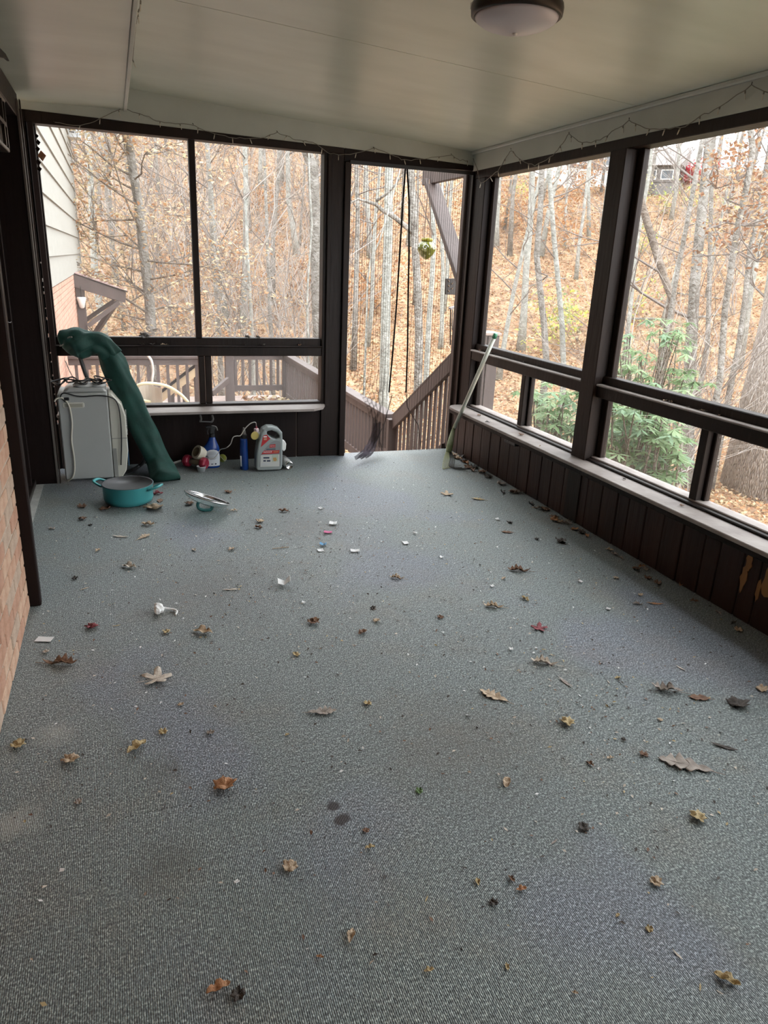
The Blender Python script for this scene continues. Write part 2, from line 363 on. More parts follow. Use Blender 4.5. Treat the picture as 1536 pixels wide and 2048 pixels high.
# ---- house side: brick wall, door frame, dark door
wl = tag(empty('wall_left', (XL, 1, 0)), 'red-brown brick house wall beside the porch', 'wall', kind='structure')
M['brick'] = [mat('brick_%d' % k, c, .85, c2, 14, bump=.5, bscale=60) for k, (c, c2) in enumerate((((.44, .25, .165), (.52, .33, .23)), ((.48, .29, .195), (.57, .39, .28)), ((.40, .215, .14), (.48, .28, .195)), ((.40, .29, .215), (.48, .36, .275))))]
M['mortar'] = mat('mortar', (.42, .34, .27), .9, (.52, .43, .35), 30, bump=.4)
MB().box((XL - .12, YB, 0), (XL - .004, 3.20, 2.36)).build('mortar', M['mortar'], wl)
bl, bh, jt = .20, .058, .011
brick_me = MB().box((XL - .02, 0, 0), (XL, bl, bh)).build('brick', M['brick'][0], wl, bevel=.004)
row = 0; z = .008; cnt = 0
src = [brick_me]
for k in range(1, 4):
    c = brick_me.copy(); c.data = brick_me.data.copy(); c.data.materials[0] = M['brick'][k]; COL.objects.link(c); c.parent = wl; src.append(c)
first = [True] * 4
while z < 2.34:
    yy = 3.19 - (bl / 2 if row % 2 else 0)
    while yy - bl > YB:
        if yy - bl > .4 and z < 1.4 and cnt < 290:
            k = rng.randrange(4)
            if first[k]: o = src[k]; first[k] = False
            else: o = src[k].copy(); COL.objects.link(o); o.parent = wl
            o.location = (rng.uniform(-.001, .003), yy - bl, z)
            cnt += 1
        yy -= bl + jt
    z += bh + jt; row += 1
# bricks outside the frame, joined
rest = MB(); row = 0; z = .008
while z < 2.34:
    yy = 3.19 - (bl / 2 if row % 2 else 0)
    if row % 2: rest.box((XL - .02, 3.19 - bl / 2 + jt, z), (XL, 3.19, z + bh))
    while yy - bl > YB:
        if not (yy - bl > .4 and z < 1.4): rest.box((XL - .02, yy - bl, z), (XL, yy, z + bh))
        yy -= bl + jt
    z += bh + jt; row += 1
tag(rest.build('bricks_beyond', M['brick'][1], wl), kind='stuff')

d1 = tag(empty('door_1', (-.62, 4.2, 0)), 'dark brown house door with panelled frame and threshold', 'door', kind='structure')
DD = M['wood_dark']
MB().box((-.47, 3.205, 0), (-.405, 3.25, 2.34)).build('casing', DD, d1, bevel=.005)
MB().box((-.64, 3.25, 0), (-.46, 3.275, 2.30)).build('jamb', DD, d1, bevel=.004)
MB().box((-.68, 3.26, 0), (-.62, 5.30, 2.345)).build('door_panel', DD, d1)
MB().box((-.622, 3.45, .2), (-.612, 3.48, 2.1)).build('moulding', DD, d1, bevel=.003)
MB().box((-.622, 4.80, .02), (-.600, 4.84, 2.2)).build('stile', DD, d1, bevel=.003)
MB().box((-.622, 4.97, .02), (-.596, 5.0, 2.2)).build('stile', DD, d1, bevel=.003)
MB().box((-.66, 3.26, 0), (-.585, 5.12, .035)).build('door_sill', M['darkmetal'], d1, bevel=.004)
MB().box((-.66, 3.25, 2.21), (-.455, 5.2, 2.34)).build('head_casing', DD, d1, bevel=.004)
MB().box((-.66, 5.115, 0), (-.455, 5.16, 2.30)).build('return_panel', DD, d1, bevel=.003)
MB().box((-.458, 5.108, 0), (-.446, 5.165, 2.30)).build('edge_strip', mat('edge_strip_paint', (.10, .085, .075), .5), d1, bevel=.002)
MB().box((-.440, 5.110, 0), (-.434, 5.15, 2.30)).build('edge_strip', M['wood'], d1, bevel=.002)
# ragged weatherstrip: daylight slips through its gaps
ws = MB(); zz = 0
while zz < 2.3:
    h = rng.uniform(.05, .16) if not .25 < zz < 1.35 else rng.uniform(.02, .10)
    ws.box((-.453, 5.50, zz), (-.436, 5.55, zz + h)); zz += h + (rng.uniform(.006, .03) if .25 < zz < 1.35 else 0)
tag(ws.build('weatherstrip', M['black'], d1), kind='stuff')
# ------------------------------------------------------------------ outdoors: ground
DK = [0, 8, 18, 24, 30, 38, 45, 52, 60, 75, 120]
HK = [-2.5, -2.6, -3.1, -2.7, -1.7, .6, 2.9, 5.6, 8.4, 10.0, 10.5]
def ground(x, y):
    x = np.asarray(x, float); y = np.asarray(y, float)
    d = np.hypot(x, y); az = np.degrees(np.arctan2(x, y))
    h = np.interp(d, DK, HK)
    left = np.clip((26 - az) / 30, 0, 1); left = left * left * (3 - 2 * left)
    h = h + left * np.clip((d - 25) / 35, 0, 1.6) * 6.0
    h = h + .22 * np.sin(x * .55 + 1.3) * np.cos(y * .47) + .35 * np.sin(x * .17 + y * .13) * np.clip(d / 30, 0, 1)
    return h
def gz(x, y): return float(ground(x, y))
def hit(px, py, dmax=110):
    d = ray(px, py); d = d / np.hypot(d[0], d[1])
    for t in np.arange(6, dmax, .25):
        p = CAM + d * t
        if p[2] < gz(p[0], p[1]): return V(p[0], p[1], gz(p[0], p[1]))
    return None
def at(px, py, dist):
    d = ray(px, py); d = d / np.hypot(d[0], d[1]); return CAM + d * dist

def ramp_mat(name, stops, scale, detail=5, rough=.9, bump=.6, bscale=None):
    m, nt, b, N, L = nodes(name); b.inputs['Roughness'].default_value = rough; b.inputs['Specular IOR Level'].default_value = .1
    tc = N('ShaderNodeTexCoord'); nz = N('ShaderNodeTexNoise'); nz.inputs['Scale'].default_value = scale; nz.inputs['Detail'].default_value = detail; nz.inputs['Roughness'].default_value = .65
    L(tc.outputs['Object'], nz.inputs['Vector']); cr = N('ShaderNodeValToRGB'); el = cr.color_ramp.elements
    while len(el) < len(stops): el.new(.5)
    for e, (p, c) in zip(el, stops): e.position = p; e.color = (*c, 1)
    L(nz.outputs['Fac'], cr.inputs[0]); L(cr.outputs[0], b.inputs['Base Color'])
    n2 = N('ShaderNodeTexNoise'); n2.inputs['Scale'].default_value = bscale or scale * 5; n2.inputs['Detail'].default_value = 4; L(tc.outputs['Object'], n2.inputs['Vector'])
    bp = N('ShaderNodeBump'); bp.inputs['Strength'].default_value = bump; bp.inputs['Distance'].default_value = .1; L(n2.outputs['Fac'], bp.inputs['Height']); L(bp.outputs[0], b.inputs['Normal'])
    return m
M['litter'] = ramp_mat('leaf_litter_ground', [(.30, (.12, .078, .052)), (.42, (.25, .158, .10)), (.55, (.36, .235, .145)), (.68, (.42, .32, .20)), (.8, (.31, .255, .175))], 1.6, 8, bump=.8, bscale=9)
nx, ny = 150, 150
gx = np.linspace(-45, 105, nx); gy = np.linspace(-25, 115, ny)
GX, GY = np.meshgrid(gx, gy); GZ = ground(GX, GY)
tb = MB(); tb.v = list(map(tuple, np.stack([GX.ravel(), GY.ravel(), GZ.ravel()], 1).tolist())); tb.n = len(tb.v)
tb.f = [(j * nx + i, j * nx + i + 1, (j + 1) * nx + i + 1, (j + 1) * nx + i) for j in range(ny - 1) for i in range(nx - 1)]; tb.m = [0] * len(tb.f)
ter = tag(tb.build('ground', M['litter'], smooth=True), 'wooded hillside covered in orange fallen leaves', 'ground', kind='structure')

def fast_mesh(name, verts, faces, mats, mi=None, parent=None, smooth=False):
    me = bpy.data.meshes.new(name); nv = len(verts); nf, k = faces.shape
    me.vertices.add(nv); me.vertices.foreach_set('co', np.asarray(verts, np.float32).ravel())
    me.loops.add(nf * k); me.loops.foreach_set('vertex_index', faces.astype(np.int32).ravel())
    me.polygons.add(nf); me.polygons.foreach_set('loop_start', np.arange(0, nf * k, k, dtype=np.int32)); me.polygons.foreach_set('loop_total', np.full(nf, k, np.int32))
    for m in mats: me.materials.append(m)
    if mi is not None: me.polygons.foreach_set('material_index', mi.astype(np.int32))
    if smooth: me.polygons.foreach_set('use_smooth', np.ones(nf, bool))
    me.update(calc_edges=True); me.validate()
    o = bpy.data.objects.new(name, me); COL.objects.link(o)
    if parent is not None: o.parent = parent
    return o
NR = np.random.default_rng(11)
def leaf_cloud(C, size, flat, rg=NR, lenf=1.7):
    """folded diamond leaves: C (n,3) centres, size (n,), flat 0..1 how level they lie -> verts, quads"""
    n = len(C); th = rg.uniform(0, 2 * np.pi, n); tilt = rg.normal(0, 1, (n, 2)) * (1 - flat)
    a = np.stack([np.cos(th), np.sin(th), tilt[:, 0]], 1); a /= np.linalg.norm(a, axis=1)[:, None]
    b = np.stack([-np.sin(th), np.cos(th), tilt[:, 1]], 1); b -= a * (a * b).sum(1)[:, None]; b /= np.linalg.norm(b, axis=1)[:, None]
    c = np.cross(a, b); s = size[:, None]; fold = rg.uniform(.05, .35, n)[:, None]
    P = np.stack([C - a * s * lenf * .5, C + b * s * .5 + c * s * fold, C + a * s * lenf * .5, C - b * s * .5 + c * s * fold], 1).reshape(-1, 3)
    i = np.arange(n)[:, None] * 4
    return P, np.concatenate([i + [0, 1, 2], i + [0, 2, 3]], 0)
def lmat(name, c, tr=.35):
    m, nt, b, N, L = nodes(name); out = nt.nodes['Material Output']; b.inputs['Base Color'].default_value = (*c, 1); b.inputs['Roughness'].default_value = .7; b.inputs['Specular IOR Level'].default_value = .2
    t = N('ShaderNodeBsdfTranslucent'); t.inputs[0].default_value = (*c, 1); mx = N('ShaderNodeMixShader'); mx.inputs[0].default_value = tr
    L(b.outputs[0], mx.inputs[1]); L(t.outputs[0], mx.inputs[2]); L(mx.outputs[0], out.inputs[0]); return m
LM = [lmat('leaf_tan', (.45, .335, .205)), lmat('leaf_orange', (.42, .225, .11)), lmat('leaf_rust', (.29, .15, .085)), lmat('leaf_straw', (.56, .47, .30)), lmat('leaf_brown', (.21, .13, .085))]
GM = [lmat('leaf_green', (.15, .23, .105)), lmat('leaf_pale_green', (.27, .36, .20)), lmat('leaf_bluegreen', (.18, .27, .165)), lmat('leaf_yellow_green', (.46, .48, .12))]
# fallen leaves on the hill
n = 210000
az = NR.uniform(math.radians(-8), math.radians(58), n); dd = 7 + 55 * NR.uniform(0, 1, n) ** 1.3
lx, ly = dd * np.sin(az), dd * np.cos(az)
keep = ~((lx > -1.2) & (lx < 2.9) & (ly < 14.2)); lx, ly, dd = lx[keep], ly[keep], dd[keep]
C = np.stack([lx, ly, ground(lx, ly) + NR.uniform(.0, .09, len(lx))], 1)
P, Fc = leaf_cloud(C, NR.uniform(.030, .060, len(C)) * (1 + dd / 60), .55)
mi = np.tile(NR.choice(5, len(C), p=[.34, .26, .16, .14, .10]), 2)
tag(fast_mesh('fallen_leaves', P, Fc, LM, mi), 'orange and tan fallen leaves covering the hillside', 'leaves', kind='stuff')

# ------------------------------------------------------------------ trees
M['bark'] = ramp_mat('grey_bark', [(.3, (.14, .125, .11)), (.5, (.25, .235, .21)), (.7, (.38, .365, .34))], 5, 6, bump=.9, bscale=18)
M['bark_pale'] = ramp_mat('pale_lichen_bark', [(.3, (.20, .20, .18)), (.5, (.31, .315, .285)), (.7, (.45, .455, .42))], 6, 6, bump=.6, bscale=18)
M['bark_dark'] = ramp_mat('dark_bark', [(.3, (.11, .09, .075)), (.5, (.21, .175, .145)), (.7, (.32, .28, .24))], 5, 6, bump=.9, bscale=18)
M['twig'] = mat('grey_twig', (.17, .145, .13), .9)
M['twig_pale'] = mat('pale_twig', (.33, .30, .27), .9)
def bark_furrow():
    m, nt, b, N, L = nodes('furrowed_bark'); b.inputs['Roughness'].default_value = .9
    tc = N('ShaderNodeTexCoord'); mp = N('ShaderNodeMapping'); mp.inputs['Scale'].default_value = (1, 1, .22); L(tc.outputs['Object'], mp.inputs[0])
    v = N('ShaderNodeTexVoronoi'); v.feature = 'DISTANCE_TO_EDGE'; v.inputs['Scale'].default_value = 26; L(mp.outputs[0], v.inputs['Vector'])
    nz = N('ShaderNodeTexNoise'); nz.inputs['Scale'].default_value = 30; nz.inputs['Detail'].default_value = 5; L(mp.outputs[0], nz.inputs['Vector'])
    ad = N('ShaderNodeMath'); ad.operation = 'MULTIPLY_ADD'; L(v.outputs['Distance'], ad.inputs[0]); ad.inputs[1].default_value = 2.2; L(nz.outputs['Fac'], ad.inputs[2])
    cr = N('ShaderNodeValToRGB'); cr.color_ramp.elements[0].position = .38; cr.color_ramp.elements[0].color = (.13, .10, .085, 1); cr.color_ramp.elements[1].position = .85; cr.color_ramp.elements[1].color = (.50, .45, .40, 1)
    L(ad.outputs[0], cr.inputs[0]); L(cr.outputs[0], b.inputs['Base Color'])
    bp = N('ShaderNodeBump'); bp.inputs['Strength'].default_value = 1; bp.inputs['Distance'].default_value = .03; L(ad.outputs[0], bp.inputs['Height']); L(bp.outputs[0], b.inputs['Normal']); return m
M['bark_furrow'] = bark_furrow()

def wander(a, b, n, amp, rg):
    a = V(*a); b = V(*b); d = b - a; out = []; off = V(0, 0, 0)
    for i in range(n + 1):
        t = i / n
        if 0 < i < n: off = off * .7 + V(*(rg.gauss(0, 1) for _ in range(3))) * amp
        out.append(a + d * t + off * (1 if i else 0))
    return out
def branch(mb, p, d, ln, r, lev, rg, seg=4, up=.25, tips=None):
    n = 4 if lev else 3; pts = [p]; q = p.copy(); dirv = d / np.linalg.norm(d)
    for i in range(n):
        dirv = dirv + V(rg.gauss(0, .16), rg.gauss(0, .16), rg.gauss(0, .10) + up * .12); dirv /= np.linalg.norm(dirv)
        q = q + dirv * ln / n; pts.append(q.copy())
    mb.tube(pts, [r * (1 - .75 * i / n) for i in range(n + 1)], seg if lev else 3, caps=False)
    if tips is not None:
        for i in range(1, n + 1): tips.append((pts[i], dirv.copy(), ln))
    if lev:
        for k in range(rg.randint(3, 5)):
            i = rg.randint(1, n); dv = dirv + V(rg.gauss(0, .75), rg.gauss(0, .75), rg.gauss(0, .5) + up)
            branch(mb, pts[i], dv, ln * rg.uniform(.4, .65), r * .5, lev - 1, rg, seg, up, tips)
def tree(name, base, path, r0, r1, label, cat='tree', group=None, bark='bark', nb=8, b0=.35, bl=2.0, lev=2, seed=0, twig='twig', tips=None, seg=9, brad=.35, flare=1.35):
    """path: trunk polyline in world space starting at the base"""
    rg = random.Random(seed); root = thing(name, path[0], label, cat, group)
    n = len(path); L_ = [0]
    for i in range(1, n): L_.append(L_[-1] + np.linalg.norm(V(*path[i]) - V(*path[i - 1])))
    R = [r0 + (r1 - r0) * l / L_[-1] for l in L_]; R[0] *= flare
    MB().tube(path, R, seg).build('trunk', M[bark], root, smooth=True)
    mb = MB()
    for k in range(nb):
        t = b0 + (1 - b0) * (k + rg.random()) / nb; l = t * L_[-1]; i = max(j for j in range(n) if L_[j] <= l + 1e-9); i = min(i, n - 2)
        w = (l - L_[i]) / (L_[i + 1] - L_[i]); p = V(*path[i]) * (1 - w) + V(*path[i + 1]) * w
        a = rg.uniform(0, 2 * math.pi); dv = V(math.cos(a), math.sin(a), rg.uniform(.1, .8))
        branch(mb, p, dv, bl * rg.uniform(.6, 1.2) * (1.15 - t * .5), (r0 + (r1 - r0) * t) * brad, lev, rg, tips=tips)
    if nb: tag(mb.build('branches', M[twig], root), kind='stuff')
    return root
def px_path(pts, base, dist):
    """trunk line through picture points at a horizontal distance, from a ground point upward"""
    return [base] + [at(x, y, dist) for x, y in pts]

# single trees that can be told apart: (points from low to high, distance or None to stand where the base pixel meets the hill)
T = []
def ptree(pts, wpx, label, dist=None, bark='bark', nb=6, bl=2.0, seed=0, name='bare_tree', group=None, top=6, **kw):
    if dist is None:
        b = hit(*pts[0]); dist = math.hypot(b[0], b[1]); path = [b - V(0, 0, .1)] + [at(x, y, dist) for x, y in pts[1:]]
    else:
        p = at(*pts[0], dist); b = V(p[0], p[1], gz(p[0], p[1]) - .1); path = [b] + [at(x, y, dist) for x, y in pts]
    r = wpx / 2 * dist / FPX * 1.0
    e = path[-1] - path[-2]; e = e / np.linalg.norm(e); path.append(path[-1] + (e * .6 + V(0, 0, .4)) * top)
    return tree(name, b, path, r * 1.12, r * .45, label, group=group, bark=bark, nb=nb, bl=bl, seed=seed, **kw)

tips = []
beech = ptree([(306, 720), (299, 600), (287, 500), (276, 400), (264, 330), (256, 262)], 21, 'grey beech with pale tan leaves still hanging, beyond the deck rail', 19, 'bark', 16, 3.0, 3, 'beech_tree', top=3.0, tips=tips, b0=.18, lev=2, twig='bark_dark', brad=.26)
rg = random.Random(8)
# low spreading beech boughs level with the screen
bm = MB()
for px, py, qx, qy in ((300, 600, 170, 500), (290, 560, 400, 520), (285, 500, 170, 370), (283, 470, 390, 400), (298, 620, 420, 600), (300, 640, 190, 610), (270, 380, 160, 300), (268, 360, 370, 300), (303, 680, 220, 660), (300, 590, 470, 480), (286, 520, 480, 560), (262, 320, 200, 260), (304, 660, 360, 650), (280, 440, 160, 430)):
    a = at(px, py, 19); b = at(qx, qy, 19 + rg.uniform(-2.5, 2)); branch(bm, a, b - a, np.linalg.norm(b - a), .026, 2, rg, up=.05, tips=tips)
tag(bm.build('boughs', M['bark_dark'], beech), kind='stuff')
TP = np.array([t[0] for t in tips]); cen = []
TP = TP[(TP[:, 2] < 6.0) & (TP[:, 1] > 14.2)]
reps = 3
Cc = np.concatenate([TP + NR.normal(0, .17, TP.shape) * [1, 1, .35] for _ in range(reps)], 0)
sel = NR.permutation(len(Cc))[:9000]; Cc = Cc[sel] - np.array(beech.location)
P, Fc = leaf_cloud(Cc, NR.uniform(.045, .080, len(Cc)), .6, lenf=1.9)
tag(fast_mesh('leaves', P, Fc, LM, np.tile(NR.choice(5, len(Cc), p=[.26, .30, .02, .42, .0]), 2), beech), kind='stuff')

gl = 'trunks on the hillside'
ptree([(487, 668), (490, 560), (492, 460), (492, 360), (490, 300)], 12, 'slim grey trunk rising beyond the pale sapling, far-wall screen', None, 'bark_pale', 8, 3, 21)
ptree([(507, 760), (505, 690), (502, 620), (498, 560)], 9, 'pale leaning sapling behind the deck corner post', 20, 'bark_pale', 5, 1.6, 22, name='sapling', top=2)
ptree([(522, 372), (521, 330), (522, 295)], 8, 'pale trunk high on the slope behind the far-wall screen', None, 'bark_pale', 4, 3, 23)
ptree([(595, 512), (586, 455), (577, 400), (576, 340), (575, 300)], 10, 'crooked pale trunk standing on the leaf bank by the door post', None, 'bark_pale', 6, 3, 24)
ptree([(563, 368), (561, 330), (560, 300)], 7, 'thin pale trunk beside the crooked trunk on the bank', None, 'bark_pale', 3, 3, 25)
ptree([(640, 690), (635, 600), (632, 500), (630, 420), (625, 330), (612, 300)], 25, 'thick grey furrowed trunk close beside the door post', 19, 'bark', 9, 3.4, 26, b0=.45)
ptree([(617, 690), (614, 620), (616, 560), (624, 450), (620, 380)], 5, 'thin whitish sapling leaning against the thick grey trunk', 18, 'bark_pale', 5, 1.5, 27, name='sapling', top=2)
ptree([(545, 700), (540, 640), (538, 560), (536, 520)], 8, 'greenish-grey trunk between pale sapling and thick trunk', 24, 'bark', 6, 2.2, 28)
ptree([(440, 700), (436, 620), (428, 540), (424, 470)], 9, 'grey trunk behind the low beech leaves', 23, 'bark', 8, 2.4, 29)
ptree([(205, 640), (190, 560), (186, 470), (182, 380)], 13, 'broad pale trunk behind the beech near the house corner', 27, 'bark_pale', 6, 2.6, 30)
ptree([(740, 515), (738, 450), (734, 400), (732, 340)], 9, 'tall pale trunk on the slope seen through the door netting', None, 'bark_pale', 4, 3, 31)
ptree([(768, 800), (770, 700), (772, 600), (776, 480), (778, 340)], 20, 'broad pale trunk showing through the door netting', 20, 'bark_pale', 5, 3.2, 32, b0=.55)
fork = ptree([(836, 770), (838, 680), (836, 590), (832, 520), (828, 450), (826, 400), (820, 335)], 17, 'dark forked trunk between the netting strips and the hanging glass', 16, 'bark', 7, 2.6, 33, b0=.5, brad=.5)
MB().tube(wander(at(830, 470, 16), at(752, 402, 15.6), 6, .03, random.Random(1)) + [at(716, 398, 15.4), at(690, 412, 15.3)], [.06, .055, .05, .048, .045, .04, .035, .02, .01], 8).build('bough', M['bark'], fork, smooth=True)
MB().tube(wander(at(752, 402, 15.6), at(812, 338, 15.4), 5, .03, random.Random(2)), [.03, .026, .022, .02, .016, .012], 7).build('bough', M['bark'], fork, smooth=True)
ptree([(852, 760), (858, 640), (864, 560), (868, 470), (862, 400)], 11, 'slim pale trunk behind the hanging glass lantern', 22, 'bark_pale', 4, 2.4, 34)
ptree([(884, 650), (884, 600), (886, 540), (884, 480)], 8, 'pale narrow trunk behind the wind chime', 30, 'bark_pale', 3, 2.4, 35)
ptree([(733, 640), (735, 560), (741, 520), (760, 480)], 5, 'thin bowed sapling behind the door netting', 15, 'bark_pale', 4, 1.2, 36, name='sapling', top=1.4)
ptree([(991, 494), (993, 440), (996, 400), (998, 340)], 10, 'straight pale trunk above the grey box post, high on the slope', None, 'bark_pale', 4, 3, 41)
ptree([(1041, 705), (1048, 620), (1052, 540), (1060, 450), (1065, 340)], 13, 'white lichen-spotted leaning trunk in the middle of the outer screen', None, 'bark_pale', 6, 2.4, 42)
ptree([(1093, 730), (1088, 650), (1080, 580), (1073, 510), (1080, 430), (1084, 340)], 13, 'grey bowed trunk beside the white lichen-spotted one', 17, 'bark', 6, 2.4, 43)
ptree([(1128, 760), (1124, 650), (1116, 560), (1108, 480), (1102, 400), (1098, 340)], 11, 'pale leaning trunk ending among yellow-green sprigs', 18, 'bark_pale', 7, 2.4, 44)
ptree([(1152, 560), (1158, 490), (1168, 420), (1175, 350)], 6, 'slender sapling leaning near the middle post', None, 'bark_pale', 5, 2, 45, name='sapling')
ptree([(1130, 495), (1131, 430), (1134, 380)], 4, 'very thin straight sapling on the orange slope', None, 'bark_pale', 4, 2, 46, name='sapling')
ptree([(1345, 600), (1325, 545), (1305, 480), (1290, 430), (1272, 370)], 16, 'dark trunk leaning towards the middle post', 15, 'bark_dark', 8, 2.2, 47)
ptree([(1440, 760), (1450, 620), (1462, 540), (1476, 450), (1494, 370), (1506, 300), (1500, 250)], 12, 'tall crooked trunk with clusters of rusty leaves', 12, 'bark', 10, 2.2, 48, b0=.4)
ptree([(1372, 975), (1376, 850), (1380, 740), (1385, 650), (1390, 560)], 22, 'grey mottled trunk behind the rhododendron', None, 'bark', 7, 2.4, 49)
ptree([(1476, 700), (1490, 600), (1500, 500), (1520, 420), (1530, 350)], 10, 'slanting grey trunk behind the crooked one', 17, 'bark', 7, 2.4, 50)
ptree([(1415, 690), (1418, 600), (1420, 520), (1422, 420), (1424, 330)], 9, 'upright grey trunk in the tangle of stems', 24, 'bark', 6, 3, 51)
ptree([(1320, 760), (1330, 680), (1342, 620), (1356, 540), (1370, 470)], 9, 'slanting bare trunk above the rhododendron', 13, 'bark', 9, 1.8, 52)
big = ptree([(1565, 1000), (1617, 680), (1640, 545), (1660, 400)], 175, 'massive furrowed trunk close outside the low screen', None, 'bark_furrow', 5, 3, 53, name='oak_tree', seg=28, b0=.8, flare=1.12)

# bare trees that only their place tells apart
protos = []
for k in range(6):
    rg = random.Random(100 + k); h = rg.uniform(13, 18)
    path = wander((0, 0, -.3), (rg.uniform(-.8, .8), rg.uniform(-.8, .8), h), 7, .10, rg)
    t = tree('bare_tree', None, path, rg.uniform(.075, .125), .03, 'bare grey tree standing in the woods on the slope', 'tree', 'bare woodland trees', ['bark_pale', 'bark', 'bark'][k % 3], 16, .2, 2.8, 2, 200 + k, twig='twig_pale' if k % 2 else 'twig', seg=7)
    protos.append(t)
rg = random.Random(77); cnt = 0; spots = []
while cnt < 120:
    a = math.radians(rg.uniform(-6, 52)); d = rg.choice((rg.uniform(26, 48), rg.uniform(42, 72), rg.uniform(50, 74))); x, y = d * math.sin(a), d * math.cos(a)
    if any((x - u) ** 2 + (y - w) ** 2 < 2.0 for u, w in spots): continue
    spots.append((x, y)); o = protos[cnt] if cnt < 6 else copy_tree(protos[rg.randrange(6)])
    o['label'] = 'bare grey tree %s, %s' % ('high on the slope' if d > 52 else 'low on the slope', 'beyond the deck railing' if a < .30 else 'beyond the stair railing' if a < .50 else 'beyond the rhododendrons')
    o.location = (x, y, gz(x, y)); o.rotation_euler = (rg.gauss(0, .05), rg.gauss(0, .05), rg.uniform(0, 6.28)); s = rg.uniform(.7, 1.15); o.scale = (s, s, s); cnt += 1

# thin multi-stem thickets
def thicket(seed, h, nst, spread):
    rg = random.Random(seed); root = thing('bare_shrub', (0, 0, 0), 'leafless twiggy shrub growing among the trees', 'shrub', 'leafless shrubs')
    for k in range(nst):
        mb = MB(); a = rg.uniform(0, 6.28); r = spread * rg.random()
        branch(mb, V(r * .3 * math.cos(a), r * .3 * math.sin(a), -.1), V(math.cos(a) * .35, math.sin(a) * .35, 1.2), h * rg.uniform(.7, 1.1), .013, 2, rg, up=.35)
        mb.build('stem', M['twig_pale' if k % 2 else 'twig'], root, local=True)
    return root
sp = [thicket(300 + k, h, 6, .6) for k, h in enumerate((2.6, 3.4, 4.2))]
spots2 = [(1290, 640, 11), (1340, 600, 13), (1240, 700, 10), (1420, 640, 12), (1390, 700, 10.5), (1460, 560, 16), (1500, 700, 14), (1150, 620, 16), (1200, 600, 18), (1270, 480, 20), (1350, 470, 19), (1440, 450, 21), (1120, 700, 14),
          (1060, 690, 19), (1000, 640, 22), (1160, 720, 12), (1330, 720, 9.5), (1500, 600, 10.5), (600, 560, 26), (560, 640, 22), (470, 600, 20), (430, 520, 24), (520, 560, 28), (230, 600, 20), (370, 600, 18), (660, 600, 30), (450, 420, 30), (400, 400, 26), (600, 420, 34), (1310, 540, 14), (1250, 560, 15), (1475, 480, 14), (1380, 560, 17)]
rx = random.Random(12)
spots2 = [q for q in spots2 if not (q[0] > 1480 and q[2] < 11)] + [(rx.uniform(170, 1535), rx.uniform(380, 620), rx.uniform(24, 50)) for _ in range(60)]
spots2 = [q for q in spots2 if not (670 < q[0] < 935) and not (940 < q[0] < 1235 and q[2] < 45) and not (q[0] > 1235 and 22 < q[2] < 34) and not (q[0] > 1370 and q[2] < 14.5) and q[2] > 10.6]
for k, (px, py, d) in enumerate(spots2):
    o = sp[k] if k < 3 else copy_tree(sp[k % 3]); p = at(px, py, d); o['label'] = 'leafless twiggy shrub %s, %s' % ('far up among the trees' if d > 30 else 'on the lower slope' if d > 16 else 'close to the porch', 'beyond the deck railing' if px < 670 else 'beyond the outer wall'); o.location = (p[0], p[1], gz(p[0], p[1])); o.rotation_euler = (0, 0, k * 1.7); s = (.8 + .35 * ((k * 37) % 10) / 10) * (1 if d < 22 else 1.7); o.scale = (s * 1.2, s * 1.2, s)

# leafy clumps: rusty oak leaves, orange beech undergrowth, green sprigs
def clump(name, label, cat, base, pts, nleaf, size, mats, prob, spread, seed, group=None, stem='twig', lenf=1.7, flat=.35):
    rg = np.random.default_rng(seed); r2 = random.Random(seed)
    root = thing(name, base, label, cat, group); mb = MB(); C = []
    for p in pts:
        mid = (V(*base) + V(*p)) / 2 + V(r2.gauss(0, .1), r2.gauss(0, .1), 0)
        mb.tube([base, mid, p], [.012, .009, .004], 4, caps=False)
        C.append(np.array(p) + rg.normal(0, spread, (nleaf, 3)))
    tag(mb.build('stems', M[stem], root), kind='stuff'); C = np.concatenate(C) - np.array(root.location)
    P, Fc = leaf_cloud(C, rg.uniform(size * .7, size * 1.3, len(C)), flat, rg, lenf)
    tag(fast_mesh('leaves', P, Fc, mats, np.tile(rg.choice(len(mats), len(C), p=prob), 2), root), kind='stuff')
    return root
for k, (px, py, d) in enumerate(((1000, 455, None), (1020, 470, None), (1170, 390, None), (1140, 440, None), (450, 545, None), (560, 470, None), (700, 500, None), (420, 640, None), (620, 620, None), (1110, 520, None), (750, 620, None))):
    b = hit(px, py); d = math.hypot(b[0], b[1]); rg = random.Random(k + 50)
    clump('beech_sapling', 'low orange-leaved sapling on the leafy slope', 'sapling', b, [b + V(rg.gauss(0, .9), rg.gauss(0, .9), rg.uniform(.4, 2.0)) for _ in range(7)], 70, .13, LM[:3], [.3, .5, .2], .38, k + 400, 'orange-leaved saplings')
for k, (px, py, d) in enumerate(((1485, 310, 12), (1440, 330, 14), (1500, 400, 12.5), (1475, 460, 13), (1525, 470, 12), (1490, 360, 13))):
    p = at(px, py, d); b = at(1476, 480, 13)
    clump('leaf_cluster', 'cluster of rusty brown oak leaves on a crooked bough', 'leaves', p + V(0, 0, -.35), [p + V(random.Random(k * 9 + j).gauss(0, .28), random.Random(k * 7 + j).gauss(0, .28), random.Random(k * 5 + j).gauss(0, .22)) for j in range(6)], 30, .05, [LM[0], LM[2], LM[4]], [.35, .5, .15], .12, k + 500, 'rusty leaf clusters')
